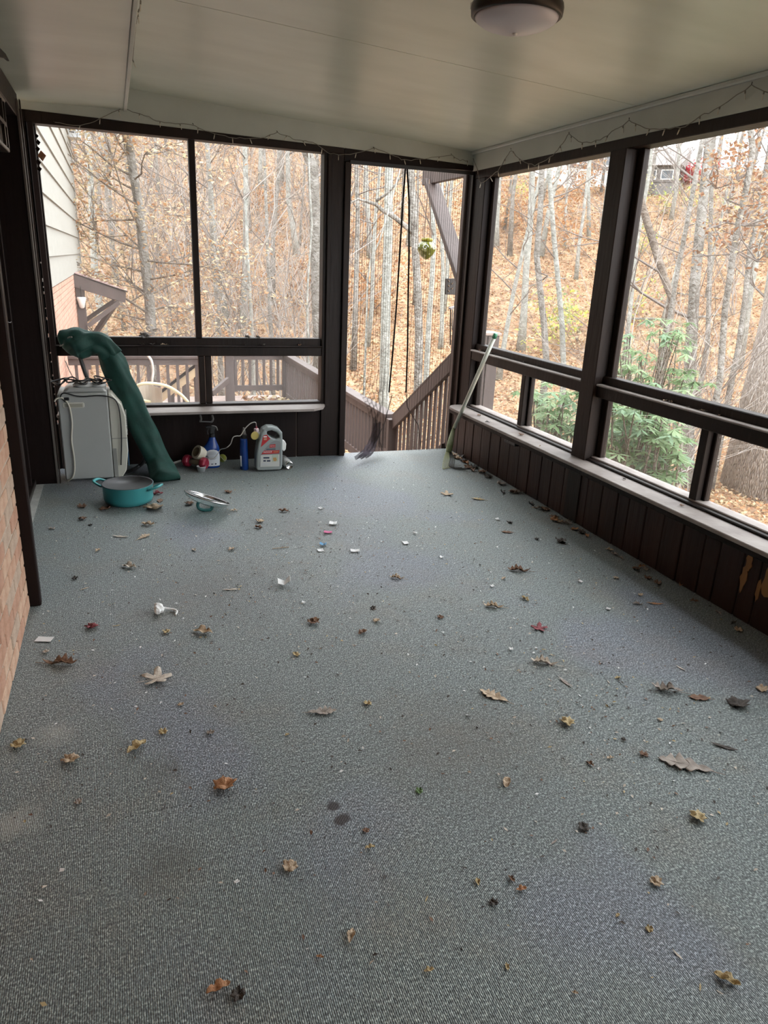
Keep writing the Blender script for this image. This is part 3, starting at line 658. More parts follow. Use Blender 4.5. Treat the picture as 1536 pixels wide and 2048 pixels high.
for k, (px, py) in enumerate(((1110, 655), (1118, 690), (1155, 660), (1270, 400), (1330, 420), (1420, 470), (1300, 500), (1250, 620), (1030, 420), (1400, 420))):
    b = hit(px, py + 25) if py > 600 else hit(px, py + 10); rg = random.Random(k + 90)
    clump('green_sapling', 'yellow-green leafy sprig on the slope', 'sapling', b, [b + V(rg.gauss(0, .5), rg.gauss(0, .5), rg.uniform(.3, 1.8)) for _ in range(5)], 34, .11, [GM[3], GM[1], LM[3]], [.6, .2, .2], .3, k + 600, 'yellow-green sprigs')
rb = hit(1383, 372); rg = random.Random(4)
clump('red_shrub', 'bright red shrub on the crest of the hill', 'shrub', rb, [rb + V(rg.gauss(0, .6), rg.gauss(0, .6), rg.uniform(.5, 1.6)) for _ in range(6)], 60, .16, [lmat('leaf_red', (.55, .03, .06))], [1.0], .28, 700)

# rhododendrons: whorls of long drooping leaves on bare stems
def rhodo(label, base, heads, seed, size=.115):
    rg = np.random.default_rng(seed); root = thing('rhododendron', base, label, 'shrub')
    for k, h in enumerate(heads):
        mid = (V(*base) + V(*h)) / 2 + rg.normal(0, .12, 3); MB().tube([base, mid, h], [.016, .012, .006], 5, caps=False).build('stem', M['bark_dark'], root)
    P = []; Fs = []; mi = []
    for h in heads:
        for w in range(rg.integers(2, 4)):
            c = np.array(h) + rg.normal(0, .10, 3) * (w > 0); nl = rg.integers(8, 12); m = rg.choice(3, p=[.35, .35, .30])
            for j in range(nl):
                a = 2 * np.pi * j / nl + rg.uniform(-.2, .2); dr = V(np.cos(a), np.sin(a), rg.uniform(-.55, .25)); dr /= np.linalg.norm(dr); sd = np.cross(dr, V(0, 0, 1)); sd /= np.linalg.norm(sd); nn = np.cross(sd, dr)
                l = size * rg.uniform(.75, 1.2); w_ = l * .15; i0 = len(P)
                P += [c, c + dr * l * .5 + sd * w_ - nn * .01, c + dr * l - V(0, 0, l * .18), c + dr * l * .5 - sd * w_ - nn * .01]; Fs += [(i0, i0 + 1, i0 + 2), (i0, i0 + 2, i0 + 3)]; mi += [m, m]
    tag(fast_mesh('leaves', np.array(P) - np.array(root.location), np.array(Fs), GM[:3], np.array(mi), root), kind='stuff')
rr = random.Random(31)
def heads_px(boxes, n, d0, d1): return [at(rr.uniform(b[0], b[2]), rr.uniform(b[1], b[3]), rr.uniform(d0, d1)) for b in boxes for _ in range(n)]
p = at(1110, 850, 7.6); rhodo('green rhododendron behind the low screen nearest the box post', V(p[0], p[1], gz(p[0], p[1])), heads_px([(1062, 770, 1165, 900), (1070, 800, 1165, 940)], 36, 7.0, 8.4), 1)
p = at(1280, 900, 6.6); rhodo('wide green rhododendron behind the low screen past the middle post', V(p[0], p[1], gz(p[0], p[1])), heads_px([(1205, 800, 1350, 960), (1290, 860, 1360, 960), (1215, 800, 1330, 880)], 34, 5.9, 7.4), 2)
p = at(1300, 760, 8.6); rhodo('sparse rhododendron reaching up behind the tall outer screen', V(p[0], p[1], gz(p[0], p[1])), heads_px([(1230, 660, 1310, 790), (1320, 655, 1362, 690), (1330, 735, 1390, 790), (1235, 700, 1290, 780)], 13, 7.6, 9.4), 3)

# fallen logs
for k, (a, b, w) in enumerate((((1390, 640), (1460, 628), 5), ((1260, 645), (1330, 640), 5), ((960, 560), (1010, 535), 4), ((1130, 560), (1060, 555), 4), ((1350, 590), (1440, 600), 4))):
    A, B = hit(*a), hit(*b); r = w / 2 * math.hypot(A[0], A[1]) / FPX
    if np.linalg.norm(B - A) > 14: B = A + (B - A) / np.linalg.norm(B - A) * 14
    tag(MB().tube(wander(A + V(0, 0, r * .7), B + V(0, 0, r * .7), 5, .04, random.Random(k)), [r, r, r * .9, r * .85, r * .8, r * .7], 7).build('fallen_log', M['bark'], smooth=True), 'weathered fallen log lying across the leafy slope', 'log', 'fallen logs')
# ------------------------------------------------------------------ neighbouring wing of the house
XH = -.72
YC = float(onX(149.5, 405, XH)[1])
house = thing('house', (XH - 3, 9, gz(-3, 9)), 'house wing with white lap siding over a brick base', 'building')
M['siding'] = mat('white_siding', (.31, .305, .275), .7, (.36, .355, .32), 9, bump=.3, bscale=40)
M['sidewall'] = mat('siding_backing', (.35, .33, .30), .8)
zl = [float(onX(x, y, XH)[2]) for x, y in ((154, 363), (156, 393), (158, 424), (160, 450), (161.5, 479), (163, 506), (164.5, 535))]
step = (zl[0] - zl[-1]) / 6; z0 = zl[-1]
MB().box((XH - 6, 5.62, z0), (XH - .02, YC - .01, z0 + step * 11.2)).build('wall', M['sidewall'], house)
MB().box((XH - 6, 5.62, -3.2), (XH - .012, YC - .01, z0)).build('brick_base', M['mortar'], house)
rg = random.Random(3)
for r_ in range(11):
    zb = z0 + r_ * step; y = 5.64 - rg.uniform(0, .6)
    while y < YC - .02:
        l = rg.uniform(1.0, 1.5); a, b = max(5.64, y + .004), min(YC, y + l); y += l
        if b - a < .03: continue
        MB().hexa([(XH - .005, a, zb - .02), (XH + .022, a, zb - .02), (XH + .022, b, zb - .02), (XH - .005, b, zb - .02), (XH - .018, a, zb + step), (XH - .004, a, zb + step), (XH - .004, b, zb + step), (XH - .018, b, zb + step)]).build('siding_board', M['siding'], house)
MB().box((XH - .04, YC - .05, z0 - .03), (XH + .032, YC + .02, z0 + step * 11.2)).build('corner_board', M['siding'], house)
bb = MB(); row = 0; z = z0 - .03 - .075
while z > -1.7:
    y = 5.66 - (.11 if row % 2 else 0)
    while y < YC - .03:
        bb.box((XH - .01, max(5.66, y), z), (XH + .006, min(YC, y + .21), z + .064)); y += .221
    z -= .075; row += 1
tag(bb.build('bricks', mat('house_brick', (.46, .24, .17), .85, (.58, .36, .27), 6, bump=.4), house), kind='stuff')
MB().box((XH - 6.2, 5.76, z0 + step * 11.2), (XH + .35, YC + .3, z0 + step * 11.2 + .12)).build('eave', M['fascia'], house)
MB().hexa([(XH - 6.4, 5.76, z0 + step * 11.6), (XH + .5, 5.76, z0 + step * 11.6), (XH + .5, YC + .5, z0 + step * 11.6), (XH - 6.4, YC + .5, z0 + step * 11.6), (XH - 3.2, 5.76, z0 + step * 11.6 + 1.5), (XH - 2.6, 5.76, z0 + step * 11.6 + 1.5), (XH - 2.6, YC + .5, z0 + step * 11.6 + 1.5), (XH - 3.2, YC + .5, z0 + step * 11.6 + 1.5)]).build('roof', M['wood'], house)
# air conditioner in the upper wall
pa = onY(142, 262, YC - .5)
ac = thing('air_conditioner', (XH, YC - .6, pa[2]), 'white window air conditioner jutting from the sided wall', 'air conditioner')
za = float(onY(142, 274, YC - .6)[2])
xa = float(onY(160, 262, YC - .6)[0])
MB().box((XH, YC - .6, za), (xa, YC - .1, za + .42)).build('case', mat('ac_white', (.66, .70, .74), .4), ac, bevel=.01)
MB().box((XH + .04, YC - .612, za + .07), (xa - .12, YC - .598, za + .38)).build('grille_back', M['black'], ac)
for k in range(8):
    MB().box((XH + .03, YC - .622, za + .07 + k * .042), (xa - .11, YC - .606, za + .085 + k * .042)).build('louver', M['white'], ac)
# small porch roof over the side door
YA = float(onX(147, 560, XH)[1])
def pa_(x, y, Y=None): return onY(x, y, Y or YA)
aw = thing('door_canopy', (XH, YA, 0), 'small brown canopy with leaf-strewn shingles on the house wall', 'canopy')
A0, A1, B0, B1 = pa_(146, 548), pa_(252, 585), pa_(146, 574), pa_(251, 606)
DP = 1.25; dv = V(0, DP, 0); th = V(0, .05, 0)
MB().hexa([B0, B1, B1 + th, B0 + th, A0, A1, A1 + th, A0 + th]).build('fascia_board', M['deckwood'], aw, bevel=.004)
MB().hexa([B0 + dv, B1 + dv, B1 + dv + th, B0 + dv + th, A0 + dv, A1 + dv, A1 + dv + th, A0 + dv + th]).build('fascia_board', M['deckwood'], aw, bevel=.004)
up = V(0, 0, .02)
MB().hexa([A0, A1 + V(.03, -.03, 0), A1 + dv + V(.03, .08, 0), A0 + dv, A0 + up, A1 + up + V(.03, -.03, 0), A1 + dv + up + V(.03, .08, 0), A0 + dv + up]).build('roof_deck', M['wood'], aw)
M['shingle'] = mat('red_brown_shingle', (.26, .17, .16), .9, (.38, .27, .25), 20, bump=.5)
for i in range(6):
    for j in range(6):
        s0, s1 = i / 6, (i + 1) / 6 + .03; q0, q1 = j / 6 + (.05 if i % 2 else 0), min(1.05, (j + 1) / 6 + (.05 if i % 2 else 0) - .012)
        f = lambda s, q, h: A0 + (A1 - A0) * s + dv * q + V(0, 0, h)
        MB().hexa([f(s0, q0, .02), f(s1, q0, .02), f(s1, q1, .02), f(s0, q1, .02), f(s0, q0, .026), f(s1, q0, .042), f(s1, q1, .042), f(s0, q1, .026)]).build('shingle', M['shingle'], aw)
px0 = pa_(157, 578); xp = px0[0]
MB().box((XH + .02, YA + .05, -.75), (xp + .10, YA + .17, B0[2])).build('post', M['deckwood'], aw, bevel=.004)
MB().bar((XH + .08, YA + .9, -.4), tuple(pa_(232, 606) + V(0, .05, 0)), .07, .09).build('brace', M['deckwood'], aw)
MB().bar(tuple(pa_(176, 652)), tuple(pa_(238, 605) + V(0, .03, 0)), .06, .08).build('brace', M['deckwood'], aw)
MB().bar((XH + .05, YA + DP, B0[2] - .75), tuple(B1 + dv + V(-.2, 0, -.03)), .06, .08).build('brace', M['deckwood'], aw)
MB().bar(tuple(B0 + dv * .5 + V(0, 0, .03)), tuple(B1 + dv * .5 + V(-.1, 0, .03)), .05, .09).build('rafter', M['deckwood'], aw)
pl_ = pa_(164, 604, YA + .1)
ln = thing('porch_lantern', (pl_[0], YA + .02, pl_[2] - .1), 'pale bell-shaped lantern under the brown canopy', 'lantern')
MB().lathe([(.02, .10), (.075, .10), (.085, .07), (.065, .0), (.045, -.09), (.02, -.11)][::-1], 14, (pl_[0], YA - .04, pl_[2])).build('shade', M['white'], ln, smooth=True)
MB().bar((pl_[0], YA - .04, pl_[2] + .1), (pl_[0], YA - .04, B0[2] + .02), .02, .02, up=(0, 1, 0)).build('stem', M['darkmetal'], ln)
# leaves on the canopy
C = np.array([A0 + (A1 - A0) * NR.uniform(.1, 1) + dv * NR.uniform(0, 1) + V(0, 0, .05) for _ in range(130)])
P, Fc = leaf_cloud(C, NR.uniform(.04, .07, 130), .7)
tag(fast_mesh('leaves', P, Fc, [LM[2], LM[4], LM[3]], np.tile(NR.choice(3, 130), 2)), 'dead leaves lying on the brown canopy roof', 'leaves', kind='stuff')

# ------------------------------------------------------------------ deck and stairs
ZD = -.80
deck = thing('deck', (1, 9, ZD), 'weathered plank deck below the porch door', 'deck')
y = 5.7; k = 0
while y < 12.6:
    MB().box((XH + .02, y, ZD - .035), (2.62, y + .138, ZD)).build('deck_board', M['deckboard'], deck); y += .146
for x in (-.5, 1.0, 2.5):
    MB().box((x, 5.7, ZD - .25), (x + .05, 12.55, ZD - .036)).build('joist', M['deckwood'], deck)
    for yy in (8.0, 12.3):
        MB().box((x - .05, yy, gz(x, yy) - .2), (x + .09, yy + .14, ZD - .25)).build('footing_post', M['deckwood'], deck)
C = np.stack([NR.uniform(1.9, 2.58, 260), NR.uniform(10.2, 12.1, 260), np.full(260, ZD + .03) + NR.uniform(0, .06, 260)], 1)
C2 = np.stack([NR.uniform(.2, 2.5, 90), NR.uniform(7.5, 12.1, 90), np.full(90, ZD + .02)], 1); C = np.concatenate([C, C2])
P, Fc = leaf_cloud(C, NR.uniform(.05, .09, len(C)), .5)
tag(fast_mesh('leaves', P, Fc, LM, np.tile(NR.choice(5, len(C)), 2)), 'drift of dead leaves on the deck corner', 'leaves', kind='stuff')

st = thing('stairs', (2.1, 5.65, ZD), 'brown steps leading from the porch door to the deck', 'stairs')
for k in range(4):
    zt = -.16 * (k + 1); MB().box((1.70, 5.62 + .27 * k, zt - .035), (2.60, 5.62 + .27 * k + .28, zt)).build('tread', M['deckboard'], st, bevel=.004)
for x in (1.68, 2.60):
    MB().hexa([(x, 5.61, -.42), (x + .04, 5.61, -.42), (x + .04, 6.95, -.80), (x, 6.95, -.80), (x, 5.61, .03), (x + .04, 5.61, .03), (x + .04, 6.95, -.77), (x, 6.95, -.77)]).build('stringer', M['deckwood'], st)

def railing(label, A, B, ztop, zbot, posts=(), spacing=.118, topw=.14):
    A = V(*A); B = V(*B); L_ = np.linalg.norm((B - A)[:2]); d = (B - A) / L_
    root = thing('deck_railing', (A[0], A[1], ZD), label, 'railing')
    MB().bar((*(A[:2]), ztop - .02), (*(B[:2]), ztop - .02), topw, .04).build('top_rail', M['deckwood'], root, bevel=.004)
    MB().bar((*(A[:2]), ztop - .085), (*(B[:2]), ztop - .085), .065, .09).build('upper_rail', M['deckwood'], root)
    MB().bar((*(A[:2]), zbot), (*(B[:2]), zbot), .05, .09).build('lower_rail', M['deckwood'], root)
    src_ = None; t = spacing * .7
    while t < L_ - .03:
        p = A + d * t
        if src_ is None:
            src_ = MB().box((p[0] - .02, p[1] - .02, zbot - .06), (p[0] + .02, p[1] + .02, ztop - .045)).build('baluster', M['deckwood'], root); p0 = p
        else:
            c = src_.copy(); COL.objects.link(c); c.parent = root; c.location = (p[0] - p0[0], p[1] - p0[1], 0)
        t += spacing
    for (x, y_, w) in posts:
        MB().box((x - w / 2, y_ - w / 2, ZD - .2), (x + w / 2, y_ + w / 2, ztop - .04)).build('post', M['deckwood'], root, bevel=.004)
    return root
railing('long level deck railing beyond the stair railing', (2.65, 7.05), (2.65, 12.2), .0, -.70, ((2.65, 7.0, .10), (2.62, 9.6, .10), (2.65, 12.2, .12)))
railing('short deck railing beside the leaf drift', (1.72, 12.2), (2.6, 12.2), .02, -.58, ((1.70, 12.2, .14),))
railing('deck railing behind the cream patio chair', (XH + .05, 10.9), (1.1, 10.9), .12, -.62, ((1.14, 10.9, .10),), spacing=.135)
# sloping rails of the far stair
fs = thing('stair_handrail', (.9, 11.5, -.8), 'pale sloping handrail of the deck stairs behind the balusters', 'handrail')
MB().bar(tuple(onY(320, 795, 11.6)), tuple(onY(415, 722, 11.6)), .05, .14).build('rail', mat('new_pine', (.55, .40, .24), .6, (.62, .47, .30), 8), fs)
MB().bar(tuple(onY(320, 785, 11.55)), tuple(onY(415, 712, 11.55)), .05, .04).build('cap', M['wood'], fs)
for t in (.25, .5, .75, .95):
    p = onY(320 + 95 * t, 795 - 73 * t, 11.65); MB().box((p[0] - .03, 11.63, -1.8), (p[0] + .03, 11.69, p[2])).build('post', M['deckwood'], fs)
MB().bar(tuple(onY(424, 787, 11.5)), tuple(onY(456, 760, 11.9)), .05, .09).build('lower_rail', M['deckwood'], fs)

sr = thing('stair_railing', (2.65, 6.2, -.4), 'sloping brown stair railing with slatted balusters outside the door', 'railing')
H0, H1 = V(2.66, 5.62, .735), V(2.66, 6.97, -.075)
MB().hexa([H0 + V(-.02, 0, -.075), H0 + V(.02, 0, -.075), H1 + V(.02, 0, -.075), H1 + V(-.02, 0, -.075), H0 + V(-.02, 0, .065), H0 + V(.02, 0, .065), H1 + V(.02, 0, .065), H1 + V(-.02, 0, .065)]).build('hand_board', M['deckwood'], sr, bevel=.004)
MB().hexa([H0 + V(-.02, 0, .065), H0 + V(.07, 0, .065), H1 + V(.07, 0, .065), H1 + V(-.02, 0, .065), H0 + V(-.02, 0, .085), H0 + V(.07, 0, .085), H1 + V(.07, 0, .085), H1 + V(-.02, 0, .085)]).build('cap_rail', M['deckwood'], sr)
nb = 13
for k in range(nb):
    t = (k + .6) / nb; p = H0 + (H1 - H0) * t; zb_ = .0 + (-.80 - .0) * t
    MB().box((2.682, p[1] - .028, zb_ - .12), (2.694, p[1] + .028, p[2] + .05)).build('baluster', M['deckwood'], sr)
MB().hexa([(2.64, 5.61, -.14), (2.68, 5.61, -.14), (2.68, 7.0, -.94), (2.64, 7.0, -.94), (2.64, 5.61, .05), (2.68, 5.61, .05), (2.68, 7.0, -.76), (2.64, 7.0, -.76)]).build('lower_rail', M['deckwood'], sr)

# square box post outside the outer wall
bp0 = thing('box_post', (3.1, 5.85, -2.6), 'square brown box post with a flat cap outside the screen', 'post')
a_, b_ = onY(948, 670, 5.9), onY(1000, 668, 5.9)
MB().box((a_[0], 5.9, -2.7), (b_[0], 6.12, .93)).build('shaft', M['deckwood'], bp0, bevel=.004)
for k in range(1, 2):
    xm = a_[0] * .45 + b_[0] * .55; MB().box((xm - .004, 5.894, -2.6), (xm + .004, 5.902, .925)).build('batten', M['wood'], bp0)
MB().box((a_[0] - .012, 5.885, .93), (b_[0] + .012, 6.135, .955)).build('cap', M['deckboard'], bp0, bevel=.004)

# roof bracket outside the door
br = thing('roof_bracket', (2.72, 5.62, 1.3), 'brown timber beam and diagonal brace outside the door', 'bracket')
e_ = onX(850, 340, 2.74)
MB().box((2.715, 5.62, 2.19), (2.765, e_[1], 2.34)).build('beam', M['deckwood'], br, bevel=.004)
MB().bar((2.74, e_[1] - .15, 2.22), (2.74, 5.64, 1.33), .05, .13, up=(1, 0, 0)).build('brace', M['deckwood'], br, bevel=.004)
MB().box((2.70, 5.60, 1.1), (2.78, 5.635, 2.34)).build('ledger', M['deckwood'], br)

# hanging glass lantern
M['olive_glass'] = mat('olive_glass', (.13, .14, .018), .15, (.42, .42, .20), 16, detail=2, lo=.48, hi=.54)
hc = onX(853, 497, 2.70); hk = onX(859, 358, 2.70); s_ = np.linalg.norm(hc - CAM) / FPX
hl = thing('hanging_lantern', hc, 'olive and white swirled glass lantern hanging on cords', 'lantern')
MB().lathe([(.001, -20 * s_), (5 * s_, -18 * s_), (13 * s_, -10.5 * s_), (17.3 * s_, -2 * s_), (18 * s_, 2 * s_), (15 * s_, 8 * s_), (9.5 * s_, 12 * s_), (9 * s_, 13 * s_)], 28, hc).build('glass_bowl', M['olive_glass'], hl, smooth=True)
MB().lathe([(9 * s_, 12.5 * s_), (10.5 * s_, 13 * s_), (10.5 * s_, 18 * s_), (9 * s_, 18.5 * s_), (8 * s_, 17 * s_), (8 * s_, 13 * s_)], 24, hc, close=True).build('collar', mat('gold_collar', (.30, .27, .03), .25), hl, smooth=True)
for k in range(4):
    a = k * math.pi / 2 + .5; MB().tube([hc + V(10 * s_ * math.cos(a), 10 * s_ * math.sin(a), 16 * s_), hk], .0028, 5).build('cord', mat('cord_%d' % k, (.30, .22, .17), .8), hl)
for k in range(6):     # raised white scrolls
    a0 = k * math.pi / 3; pts = []
    for i in range(15):
        t = i / 14 * 2.2 * math.pi; rr_ = (5.5 - t * .6) * s_; ang = a0 + rr_ * math.cos(t) / (17 * s_); zz = (2 + rr_ / s_ * math.sin(t)) * s_
        R_ = np.interp(zz / s_, [-12, -2, 2, 8, 12], [12, 17.4, 18, 15, 9.6]) * s_ + .001; pts.append(hc + V(R_ * math.cos(ang), R_ * math.sin(ang), zz))
    MB().tube(pts, .0035, 5).build('scroll', M['white'], hl)
# wind chime
cw = onX(905, 573, 2.66)
YW = 6.0
def W(x, y): return onY(x, y, YW)
ch = thing('wind_chime', W(905, 573), 'dark plaque wind chime with slim metal tubes beside the door jamb', 'wind chime')
q = [W(892, 557), W(918, 557), W(918, 590), W(891, 589)]; dth = V(0, .02, 0)
MB().hexa([q[3], q[2], q[2] + dth, q[3] + dth, q[0], q[1], q[1] + dth, q[0] + dth]).build('plaque', mat('chime_wood', (.035, .028, .024), .5), ch, bevel=.003)
rel = MB()
for k in range(5):
    a = W(898 + k % 2 * 5, 563 + k * 5); rel.tube([a + V(0, -.004, 0), a + V(.012 * (1 if k % 2 else -1), -.008, .012)], [.006, .002], 6)
tag(rel.build('relief', mat('chime_relief', (.20, .13, .08), .5), ch), kind='stuff')
top = W(910, 536)
for x in (895, 916): MB().tube([W(x, 558), top], .0015, 4).build('cord', M['black'], ch)
MB().tube([top, V(2.735, 6.0, 1.72)], .002, 4).build('cord', M['black'], ch)
MB().tube([W(908, 590), W(908, 612)], .0015, 4).build('cord', M['black'], ch)
MB().bar(W(899, 617), W(916, 612), .05, .018).build('spreader', mat('chime_grey', (.30, .27, .27), .5), ch, bevel=.003)
for x, y1 in ((901, 690), (905, 660), (911, 672)):
    MB().tube([W(x, 619), W(x - .5, y1)], .006, 8).build('chime_tube', M['darkmetal' if x != 905 else 'metal'], ch)

# cream patio chair on the deck
CY = 8.0
def K(x, y, dy=0): return onY(x, y, CY + dy)
pc = thing('patio_chair', (K(310, 780)[0], CY, ZD), 'cream tubular patio chair with a woven back on the deck', 'chair')
cream = mat('cream_enamel', (.72, .65, .42), .35)
def smooth_path(pts, n=6):
    P = [V(*p) for p in pts]; out = []
    for i in range(len(P) - 1):
        p0, p1, p2, p3 = P[max(i - 1, 0)], P[i], P[i + 1], P[min(i + 2, len(P) - 1)]
        for k in range(n):
            t = k / n; out.append(.5 * ((2 * p1) + (-p0 + p2) * t + (2 * p0 - 5 * p1 + 4 * p2 - p3) * t * t + (-p0 + 3 * p1 - 3 * p2 + p3) * t ** 3))
    out.append(P[-1]); return out
MB().tube(smooth_path([K(300, 804, .1), K(275, 797), K(266, 782, -.05), K(280, 769, -.1), K(305, 767, -.05), K(335, 773, .1), K(360, 788, .15), K(376, 804, .15)]), .017, 10).build('arm_hoop', cream, pc, smooth=True)
MB().tube(smooth_path([K(376, 804, .15), K(384, 850, .15), K(370, 885, .1), K(320, 895, .0), K(285, 890, -.05), K(280, 850, 0), K(300, 804, .1)]), .015, 8).build('frame', cream, pc, smooth=True)
def backsurf(u, v):
    a = K(272 + u * 48, 0)[0]; x0 = K(272 + u * 52, 780)[0]; zt = K(300, 771 + 6 * (1 - math.sin(math.pi * min(1, u + .2))))[2]; return (x0, CY + .02 + .1 * math.sin(u * 3.1), zt - v * (.22 + .1 * u))
MB().grid(backsurf, 8, 6).build('back_mesh', screen_mat('chair_weave', .75, (.52, .46, .38)), pc, solid=.004)
cx = K(325, 860)[0]
MB().box((cx - .22, CY - .2, ZD + .40), (cx + .24, CY + .22, ZD + .42)).build('seat', screen_mat('chair_seat', .85, (.50, .44, .36)), pc)
for sx, sy in ((-.2, -.2), (.22, -.2), (.22, .2), (-.2, .2)):
    MB().tube([(cx + sx, CY + sy, ZD), (cx + sx, CY + sy, ZD + .42)], .013, 8).build('leg', cream, pc)
# white hose stub arching on the rail
hz = thing('garden_hose', onY(305, 735, 10.5), 'thin pale hose end arching over the deck railing', 'hose')
MB().tube(smooth_path([onY(294, 710, 10.6), onY(303, 722, 10.5), onY(306, 745, 10.5), onY(304, 765, 10.5), onY(306, 812, 10.7)]), .018, 8).build('tube', mat('hose_white', (.55, .53, .48), .5), hz, smooth=True)

# ------------------------------------------------------------------ houses on the crest
def far_house(label, pxa, pxb, h, wallc, bandc, seed):
    A, B = hit(*pxa), hit(*pxb); u = B - A; u[2] = 0; L_ = np.linalg.norm(u); u /= L_; v = V(-u[1], u[0], 0)
    if v @ V(A[0], A[1], 0) < 0: v = -v
    z = min(A[2], B[2]) - .4; root = thing('far_house', (A[0], A[1], z), label, 'building')
    O = V(A[0], A[1], z)
    def bx(name, a0, a1, d0, d1, z0_, z1_, m): 
        f = lambda a, d, zz: O + u * a + v * d + V(0, 0, zz)
        return MB().hexa([f(a0, d0, z0_), f(a1, d0, z0_), f(a1, d1, z0_), f(a0, d1, z0_), f(a0, d0, z1_), f(a1, d0, z1_), f(a1, d1, z1_), f(a0, d1, z1_)]).build(name, m, root)
    bx('wall', 0, L_, 0, 6, 0, h, wallc); bx('wall_band', -.05, L_ + .05, -.06, 0, h * .55, h, bandc)
    f = lambda a, d, zz: O + u * a + v * d + V(0, 0, zz)
    MB().add([f(-.4, -.5, h), f(L_ + .4, -.5, h), f(L_ + .4, 6.5, h), f(-.4, 6.5, h), f(-.4, 3, h + 1.5), f(L_ + .4, 3, h + 1.5)], [(0, 1, 5, 4), (2, 3, 4, 5), (1, 2, 5), (3, 0, 4), (3, 2, 1, 0)]).build('roof', mat('far_roof_%d' % seed, (.36, .36, .37) if seed == 1 else (.20, .18, .17), .8), root)
    n_ = max(2, int(L_ / 2.2))
    for k in range(n_):
        c = (k + .5) * L_ / n_; w = bx('window', c - .4, c + .4, -.09, -.05, h * .62, h * .9, M['white']); p = bx('pane', c - .34, c + .34, -.1, -.085, h * .65, h * .87, mat('far_pane_%d_%d' % (seed, k), (.08, .1, .12), .1)); p.parent = w; p.matrix_parent_inverse = Matrix.Identity(4)
    return root
far_house('white and brown house on the hill crest', (1130, 378), (1236, 372), 3.2, M['white'], mat('brown_band', (.15, .11, .09), .7), 1)
far_house('low grey house on the crest beside the red shrub', (1278, 392), (1345, 390), 2.2, mat('grey_house', (.16, .15, .145), .8), mat('grey_house_band', (.12, .11, .105), .8), 2)
# ------------------------------------------------------------------ ceiling lamp and string lights
lx_, ly_ = 1.385, 2.62; lz = zc(lx_)
lamp = thing('ceiling_light', (lx_, ly_, lz), 'round bronze ceiling light with a frosted glass bowl', 'ceiling light')
MB().lathe([(.001, .0), (.135, .0), (.135, -.045), (.120, -.05), (.001, -.05)], 40, (lx_, ly_, lz)).build('base', M['darkmetal'], lamp, smooth=False)
MB().lathe([(.150, -.045), (.158, -.045), (.160, -.055), (.158, -.078), (.150, -.084), (.144, -.08), (.144, -.05)], 48, (lx_, ly_, lz), close=True).build('ring', M['darkmetal'], lamp, smooth=True)
fg = mat('frosted_glass', (.50, .49, .53), .35); MB().lathe([(.148, -.078), (.140, -.092), (.118, -.106), (.085, -.117), (.045, -.125), (.012, -.129), (.001, -.130)], 48, (lx_, ly_, lz)).build('glass_bowl', fg, lamp, smooth=True)
MB().lathe([(.001, -.138), (.007, -.136), (.009, -.130), (.001, -.126)], 12, (lx_, ly_, lz)).build('finial', M['white'], lamp, smooth=True)
for k in range(3):
    a = k * 2.09 + .4; MB().box((lx_ + .15 * math.cos(a) - .012, ly_ + .15 * math.sin(a) - .012, lz - .05), (lx_ + .15 * math.cos(a) + .012, ly_ + .15 * math.sin(a) + .012, lz - .03)).build('clip', M['white'], lamp)

wire = mat('string_wire', (.20, .19, .16), .6); bulbm = mat('bulb_glass', (.62, .60, .52), .2); nailm = M['darkmetal']
def string_lights(label, runs, seed):
    rg = random.Random(seed); P0 = runs[0][0]; root = thing('string_lights', P0, label, 'string lights'); allp = []
    for pts in runs: allp += smooth_path(pts, 4)[:-1]
    allp.append(V(*runs[-1][-1]))
    wob = [p + V(0, 0, rg.gauss(0, .003)) for p in allp]
    MB().tube(wob, .0022, 5).build('wire', wire, root)
    acc = 0
    for i in range(1, len(wob)):
        acc += np.linalg.norm(wob[i] - wob[i - 1])
        if acc > .11:
            acc = 0; d = V(rg.gauss(0, .35), -abs(rg.gauss(0, .2)) * .3, -1); d /= np.linalg.norm(d)
            b = MB().tube([wob[i], wob[i] + d * .012], .0035, 6).build('socket', wire, root); MB().tube([wob[i] + d * .012, wob[i] + d * .030, wob[i] + d * .036], [.0028, .0028, .0008], 6).build('bulb', bulbm, b)
    for pts in runs:
        p = V(*pts[0]); MB().tube([p + V(0, 0, .004), p + V(-.008, -.01, .008)], .002, 5).build('hook', nailm, root)
def FW(*pts): return [onY(x, y, YF - .022) for x, y in pts]
def RW(*pts): return [onX(x, y, XR - .03) for x, y in pts]
string_lights('string of clear mini lights tacked along the far fascia', [FW((110, 246), (160, 250), (200, 237), (245, 215)), FW((245, 215), (290, 232), (320, 244), (360, 248), (387, 250)), FW((387, 250), (410, 262), (450, 272), (480, 277), (520, 276), (555, 265)), FW((555, 265), (580, 275), (600, 281), (625, 285), (660, 307)), FW((660, 307), (700, 308), (748, 297)), FW((748, 297), (790, 312), (815, 320), (850, 316), (903, 310)), FW((903, 310), (915, 318), (935, 322))], 1)
string_lights('string of clear mini lights looped along the outer fascia', [RW((947, 320), (955, 340), (962, 365), (985, 350)), RW((985, 350), (1000, 335), (1010, 318), (1022, 300)), RW((1022, 300), (1045, 322), (1070, 328), (1100, 315), (1120, 292), (1138, 268)), RW((1138, 268), (1165, 284), (1200, 278), (1230, 260), (1258, 240)), RW((1258, 240), (1290, 256), (1330, 258), (1370, 252), (1400, 232), (1440, 213), (1503, 170)), RW((1503, 170), (1540, 185), (1600, 180))], 2)
